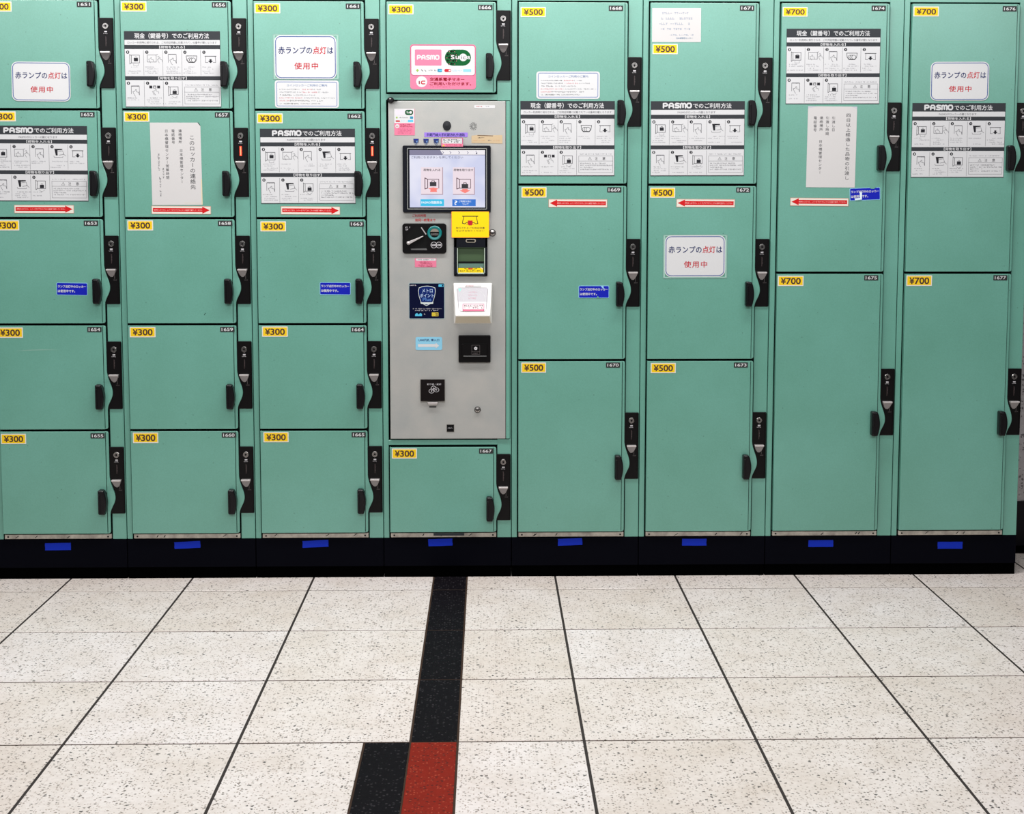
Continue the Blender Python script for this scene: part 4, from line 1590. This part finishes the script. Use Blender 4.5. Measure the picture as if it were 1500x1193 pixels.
# yellow sign over the receipt slot
def fp(p_):
    X = lambda x: 580 + x * 0.1
    Y = lambda y: 305 + y * 0.1
    p_.slab(X(806), Y(24), X(1356), Y(406), ORANGE, 1.2)
    p_.rect(X(814), Y(30), X(1350), Y(396), SIGNYEL, 1, 0.8)
    p_.line([(X(968), Y(94)), (X(1192), Y(94))], 1.2, INK, 2)
    p_.line([(X(985), Y(100)), (X(965), Y(196)), (X(1000), Y(204)), (X(1024), Y(186)), (X(1042), Y(188))], 0.9, INK, 2)
    p_.line([(X(1168), Y(100)), (X(1192), Y(200)), (X(1160), Y(204)), (X(1136), Y(186)), (X(1115), Y(188))], 0.9, INK, 2)
    p_.poly([(X(1044), Y(156)), (X(1114), Y(156)), (X(1114), Y(206)), (X(1100), Y(226)), (X(1060), Y(226)), (X(1044), Y(206))], REDINK, 3)
    p_.line([(X(1020), Y(212)), (X(1136), Y(212))], 0.5, DARKRED, 2)
    p_.text('発行されるご利用証明書', X(870), Y(250), X(1290), Y(278), BROWNINK, 2)
    p_.text('を必ずお取りください', X(876), Y(290), X(1286), Y(318), BROWNINK, 2)
tprint('yellow_sign', fp, label='yellow sign with red arrow pictogram', y=TY - 0.0112)


# receipt slot
def f(m):
    x0, x1 = tx(664), tx(713)
    w0, w1 = tx(668.6), tx(709.4)
    zt, zb = tz(344.5), tz(401.3)
    zw, zx = tz(360), tz(398.4)
    bz = MATS['screen_bezel']
    m.box(x0, x1, -0.009, 0.0, zw, zt, bz, bev=0.0015, seg=2)
    m.box(x0, x1, -0.009, 0.0, zb, zx, bz, bev=0.0015, seg=2)
    m.box(x0, w0, -0.009, 0.0, zb, zt, bz, bev=0.0015, seg=2)
    m.box(w1, x1, -0.009, 0.0, zb, zt, bz, bev=0.0015, seg=2)
    m.prism(rrect(tx(681.5), tz(352.6), tx(696), tz(347.4), 0.004, 5), -0.0100, -0.0088, mat('bronze_trim', (0.28, 0.25, 0.20), 0.4))
    m.prism(rrect(tx(683), tz(351.6), tx(694.5), tz(348.6), 0.0026, 5), -0.0104, -0.0096, KEYHOLE)
rs_ = tpart('receipt_slot', f, label='black receipt slot with a greenish clear flap')


def f(m):
    w0, w1 = tx(668.6), tx(709.4)
    zw, zx = tz(360), tz(398.4)
    gm = mat('green_grey_tray', (0.050, 0.088, 0.040), 0.35)
    m.box(w0, w1, -0.0004, 0.0004, zx, zw, gm)
    m.box(tx(670.5), tx(707.8), -0.006, 0.0, tz(382.8), tz(380.2), KEYHOLE, bev=0.0006)
    m.box(tx(670.5), tx(707.8), -0.005, 0.0, tz(389.5), tz(383.0), mat('pale_green_tray', (0.10, 0.19, 0.15), 0.35))
    pg = mat('pale_tray_edge', (0.42, 0.50, 0.42), 0.4)
    m.box(w0, w0 + 0.0022, -0.0088, 0.0, zx, zw, pg)
    m.box(w1 - 0.0022, w1, -0.0088, 0.0, zx, zw, pg)
    m.box(w0, w1, -0.0088, 0.0, zx, zx + 0.004, pg)
    m.box(w0, w1, -0.0088, 0.0, zw - 0.0012, zw, MATS['green_grey_tray'])
tpart('tray', f, rs_, 'green shaded receipt tray')


def fp(p_):
    p_.slab(670.4, 389.8, 706.8, 396.6, SIGNYEL)
    p_.rect(685, 390.0, 691.6, 391.8, REDINK, 1)
    p_.line([(679.5, 390.4), (684, 391.4)], 0.7, INK, 1)
    p_.line([(692.5, 391.4), (697.5, 390.4)], 0.7, INK, 1)
    p_.micro(672.5, 393, 704.5, 2.0, BROWNINK, 1)
    p_.line([(703, 388.2), (706, 391.8)], 1.0, WHITE, 3)
tprint('tray_label', fp, rs_, 'yellow label in the tray', y=TY - 0.0072)


def lockknob(u, v, r0, label):
    def f(m):
        m.lathe(tx(u, v), tz(v), [(r0, 0), (r0, -0.003), (r0 * 0.86, -0.0065), (r0 * 0.5, -0.0085), (0, -0.009)], CHROME, 24)
        m.lathe(tx(u, v), tz(v), [(r0 * 1.16, -0.0001), (r0 * 1.16, -0.0012), (r0, -0.0013)], KEYHOLE, 24)
        m.box(tx(u, v) - r0 * 0.55, tx(u, v) + r0 * 0.55, -0.0094, -0.0080, tz(v) - 0.0012, tz(v) + 0.0012, KEYHOLE)
    return tpart('panel_lock', f, label=label)


lockknob(720.8, 338.6, 0.0095, 'round chrome lock beside the yellow sign')
lockknob(700.5, 599.2, 0.0085, 'round chrome lock low on the panel')


# blue points poster
def fp(p_):
    X = lambda x: 590 + x / 9.177
    Y = lambda y: 405 + y / 9.177
    p_.slab(X(70), Y(62), X(552), Y(546), mat('poster_edge', (0.30, 0.42, 0.44), 0.4), 1.8)
    p_.rect(X(76), Y(68), X(546), Y(540), MIDNIGHT, 1, 1.4)
    sh = [(205, 125), (255, 106), (315, 100), (375, 106), (425, 125), (432, 170), (420, 240), (395, 320), (350, 350), (306, 372), (265, 350), (230, 320), (205, 240), (194, 170)]
    p_.poly([(X(a), Y(b_)) for a, b_ in sh], SILVERINK, 2)
    p_.poly([(X(313 + (a - 313) * 0.94), Y(225 + (b_ - 225) * 0.94)) for a, b_ in sh], ROYAL, 3)
    p_.text('メトロ', X(250), Y(140), X(390), Y(190), mat('pale_blue_ink', (0.40, 0.52, 0.72), 0.4), 4, 0.01)
    p_.text('ポイント', X(222), Y(206), X(406), Y(256), MATS['pale_blue_ink'], 4, 0.01)
    p_.text('Plus', X(258), Y(262), X(372), Y(304), mat('mid_blue_ink', (0.08, 0.20, 0.50), 0.4), 4, 0.01)
    p_.poly([(X(225), Y(322)), (X(400), Y(322)), (X(396), Y(342)), (X(312), Y(350)), (X(232), Y(342))], SILVERINK, 5)
    p_.micro(X(84), Y(82), X(180), 2.0, MARK, 2, fill=1)
    p_.rect(X(470), Y(80), X(512), Y(114), CYAN, 2, 0.6)
    p_.frame(X(512), Y(80), X(538), Y(114), 0.5, CYAN, 2)
    p_.micro(X(125), Y(402), X(508), 1.6, MARK, 2)
    p_.micro(X(152), Y(426), X(468), 1.6, MARK, 2)
    p_.poly([(X(152), Y(508)), (X(156), Y(478)), (X(180), Y(468)), (X(200), Y(488)), (X(224), Y(466)), (X(246), Y(480)), (X(246), Y(508))], CYAN, 2)
    p_.line([(X(276), Y(478)), (X(286), Y(486))], 0.8, MARK, 2)
    p_.rect(X(378), Y(458), X(468), Y(510), GOLD, 2, 0.6)
    p_.line([(X(425), Y(468)), (X(460), Y(478)), (X(430), Y(496)), (X(460), Y(502))], 0.7, BROWNINK, 3)
tprint('point_poster', fp, label='dark blue square poster with a shield emblem')


# card reader: wedge whose face tilts up
def f(m):
    X = lambda x: tx(590 + x / 9.177, 440)
    Z = lambda y: tz(405 + y / 9.177)
    W_ = mat('reader_white', (0.86, 0.84, 0.80), 0.38)
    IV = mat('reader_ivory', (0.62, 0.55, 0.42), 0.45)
    t0, t1 = 0.012, 0.040
    v = [(X(686), -t0, Z(70)), (X(1200), -t0, Z(70)), (X(1178), -t1, Z(492)), (X(712), -t1, Z(492)), (X(692), -0.004, Z(608)), (X(1196), -0.004, Z(608)),
         (X(682), 0, Z(66)), (X(1204), 0, Z(66)), (X(1200), 0, Z(612)), (X(688), 0, Z(612))]
    bm = bmesh.new()
    bv = [bm.verts.new(c) for c in v]
    top = bm.faces.new([bv[i] for i in (0, 3, 2, 1)])
    low = bm.faces.new([bv[i] for i in (3, 4, 5, 2)])
    bm.faces.new([bv[i] for i in (0, 1, 7, 6)])
    bm.faces.new([bv[i] for i in (0, 6, 9, 4, 3)])
    bm.faces.new([bv[i] for i in (1, 2, 5, 8, 7)])
    bm.faces.new([bv[i] for i in (4, 9, 8, 5)])
    bmesh.ops.recalc_face_normals(bm, faces=bm.faces[:])
    for fc in bm.faces:
        fc.material_index = m.mi(W_)
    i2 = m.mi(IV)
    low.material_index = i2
    bmesh.ops.bevel(bm, geom=[e_ for e_ in bm.edges if not all(abs(q.co.y) < 1e-6 for q in e_.verts)], offset=0.0025, segments=3, affect='EDGES', profile=0.5)
    m._add(bm, None)
rd = tpart('card_reader', f, label='white card reader box with a sloping face')


def build_pad():
    p_ = Print(1.0, 1.0, 0.0)
    # pad lies on the sloping face: design box 0..100 x 0..100
    k = 0.0525 / 100
    kz = 0.0895 / 100
    p_ = Print(0.097 / 100, 0.078 / 100, 0.0)
    pad = mat('reader_pad_grey', (0.48, 0.46, 0.49), 0.25)
    p_.slab(0, 0, 0, 0, pad, pts=[(6, 2), (94, 2), (100, 8), (94, 90), (88, 97), (12, 97), (6, 90), (0, 8)], t=0.0008)
    rim = mat('reader_pad_rim', (0.25, 0.22, 0.24), 0.35)
    p_.line([(4, 3), (96, 3)], 1.2, rim, 1)
    p_.line([(1, 8), (7, 90)], 1.2, rim, 1)
    p_.line([(99, 8), (93, 90)], 1.2, rim, 1)
    p_.circle(50, 52, 42, 1.5, WHITE, 1, 32, ry=44)
    p_.poly([(6, 60), (94, 60), (93, 92), (88, 97), (12, 97), (7, 92)], mat('reader_pad_light', (0.72, 0.68, 0.71), 0.25), 2)
    p_.poly([(4, 6), (16, 6), (10, 20)], mat('mint_mark', (0.30, 0.75, 0.62), 0.4), 3)
    p_.line([(19, 44), (22, 52), (20, 56)], 1.5, WHITE, 3)
    for y, a, b_ in ((18, 37, 64), (30, 37, 64), (42, 38, 62)):
        p_.micro(a, y, b_, 6, mat('faint_pink_ink', (0.60, 0.36, 0.42), 0.5), 3)
    p_.rect(19, 68, 87, 98, LINEPINK, 4)
    p_.rect(20.5, 70, 85.5, 90, mat('pinkish_white', (0.88, 0.70, 0.72), 0.5), 5)
    p_.rect(20.5, 91, 85.5, 97.5, PINK, 5)
    for y in (72, 80):
        p_.micro(23, y, 84, 7, INK if y == 72 else GREYINK, 6, fill=0.75)
    p_.rect(25, -7, 78, -1, WHITE, 1, 2)
    p_.micro(30, -6, 52, 4, PALERED, 2)
    return p_.mesh('reader_pad')


pad_o = part('reader_pad', build_pad(), rd, (0, 0, 0), 'grey translucent reader pad')
_x = tx(590 + 728 / 9.177, 440)
slope = math.atan2(0.028, (tz(405 + 70 / 9.177) - tz(405 + 492 / 9.177)))
_z0 = tz(405 + 112 / 9.177)
_y0 = TY - (0.012 + (tz(405 + 70 / 9.177) - _z0) * math.tan(slope)) - 0.0012
pad_o.location = Vector((_x, _y0, _z0)) - WP[rd.name]
pad_o.rotation_euler = (-slope, 0, 0)


def fp(p_):
    X = lambda x: 590 + x / 9.177
    Y = lambda y: 405 + y / 9.177
    p_.slab(X(158), Y(792), X(516), Y(968), SKY, 2.2)
    p_.text('1,000円札 挿入口', X(192), Y(816), X(476), Y(852), NAVYINK, 1, 0.014)
    p_.poly([(X(190), Y(886)), (X(428), Y(886)), (X(428), Y(868)), (X(476), Y(910)), (X(428), Y(946)), (X(428), Y(926)), (X(190), Y(926))], MARK, 1)
    p_.poly([(X(194), Y(890)), (X(432), Y(890)), (X(432), Y(876)), (X(470), Y(910)), (X(432), Y(938)), (X(432), Y(922)), (X(194), Y(922))], WHITE, 2)
tprint('banknote_label', fp, label='light blue label with a white arrow')


def f(m):
    X = lambda x: tx(590 + x / 9.177, 510)
    Z = lambda y: tz(405 + y / 9.177)
    bz = MATS['screen_bezel']
    m.prism(rrect(X(754), Z(1134), X(1186), Z(766), 0.003, 4), -0.010, 0.0, PLASTIC, bev=0.0022, seg=2)
    m.box(X(800), X(1140), -0.0125, -0.009, Z(1046), Z(880), PLASTIC, bev=0.0012, seg=2)
    m.box(X(820), X(1132), -0.0134, -0.011, Z(1052), Z(1040), mat('dark_grey_edge', (0.09, 0.09, 0.09), 0.4), bev=0.0004)
    m.box(X(820), X(1132), -0.0130, -0.011, Z(884), Z(876), KEYHOLE)
bs = tpart('banknote_slot', f, label='black banknote slot')


def fp(p_):
    X = lambda x: 590 + x / 9.177
    Y = lambda y: 405 + y / 9.177
    p_.frame(X(916), Y(896), X(1026), Y(1024), 0.25, MARKDIM, 0, 0.6)
    p_.line([(X(916), Y(984)), (X(1026), Y(984))], 0.25, MARKDIM, 0)
    for k in range(5):
        a = R(72 * k - 90)
        p_.disc(X(970) + 1.5 * math.cos(a), Y(940) + 1.5 * math.sin(a), 1.1, MARK, 0, 8)
    p_.disc(X(970), Y(940), 0.6, KEYHOLE, 1, 8)
    p_.micro(X(938), Y(998), X(1004), 1.4, MARKDIM, 0)
tprint('lettering', fp, bs, y=TY - 0.0138)


# coin return
def f(m):
    X = lambda x: tx(600 + x / 11.925, 570)
    Z = lambda y: tz(540 + y / 11.925)
    m.box(X(190), X(625), -0.0015, 0.0, Z(575), Z(158), mat('dull_grey_rim', (0.24, 0.23, 0.21), 0.5), bev=0.0005)
    m.box(X(196), X(618), -0.007, 0.0, Z(546), Z(166), mat('brown_black_flap', (0.005, 0.003, 0.003), 0.5, spec=0.12), bev=0.0012, seg=2)
cr = tpart('coin_return', f, label='black coin return flap')


def f(m):
    X = lambda x: tx(600 + x / 11.925, 570)
    Z = lambda y: tz(540 + y / 11.925)
    m.prism([(X(316), Z(562)), (X(336), Z(608)), (X(480), Z(608)), (X(500), Z(562))], -0.010, -0.001, SATIN, bev=0.001, seg=2)
tpart('finger_tab', f, cr, 'silver tab below the coin return flap')


def f(m):
    X = lambda x: tx(600 + x / 11.925, 570)
    Z = lambda y: tz(540 + y / 11.925)
    m.box(X(344), X(470), -0.0006, 0.0, Z(664), Z(642), KEYHOLE)
tpart('drain_slot', f, cr)


def fp(p_):
    X = lambda x: 600 + x / 11.925
    Y = lambda y: 540 + y / 11.925
    p_.text('釣り銭・返却', X(284), Y(230), X(530), Y(262), MARK, 0, 0.0)
    for cx, cy in ((362, 366), (448, 346), (400, 316)):
        p_.disc(X(cx), Y(cy), 4.0, MATS['brown_black_flap'], 1, 16, ry=3.4)
        p_.circle(X(cx), Y(cy), 4.0, 0.55, MARK, 2, 18, ry=3.4)
        p_.disc(X(cx), Y(cy), 1.0, MARK, 2, 8, ry=0.8)
tprint('lettering', fp, cr, y=TY - 0.0074)


def fp(p_):
    X = lambda x: 600 + x / 11.925
    Y = lambda y: 540 + y / 11.925
    p_.slab(X(620), Y(962), X(762), Y(1104), MATS['dull_grey_rim'])
    p_.rect(X(628), Y(970), X(754), Y(1096), INK, 1)
    p_.rect(X(628), Y(970), X(754), Y(1096), KEYHOLE, 2)
    p_.micro(X(640), Y(1020), X(742), 1.6, MARK, 3, fill=1)
    p_.micro(X(668), Y(1112), X(722), 1.2, GREYINK, 1)
tprint('maker_plate', fp, label='small black square plate near the bottom')
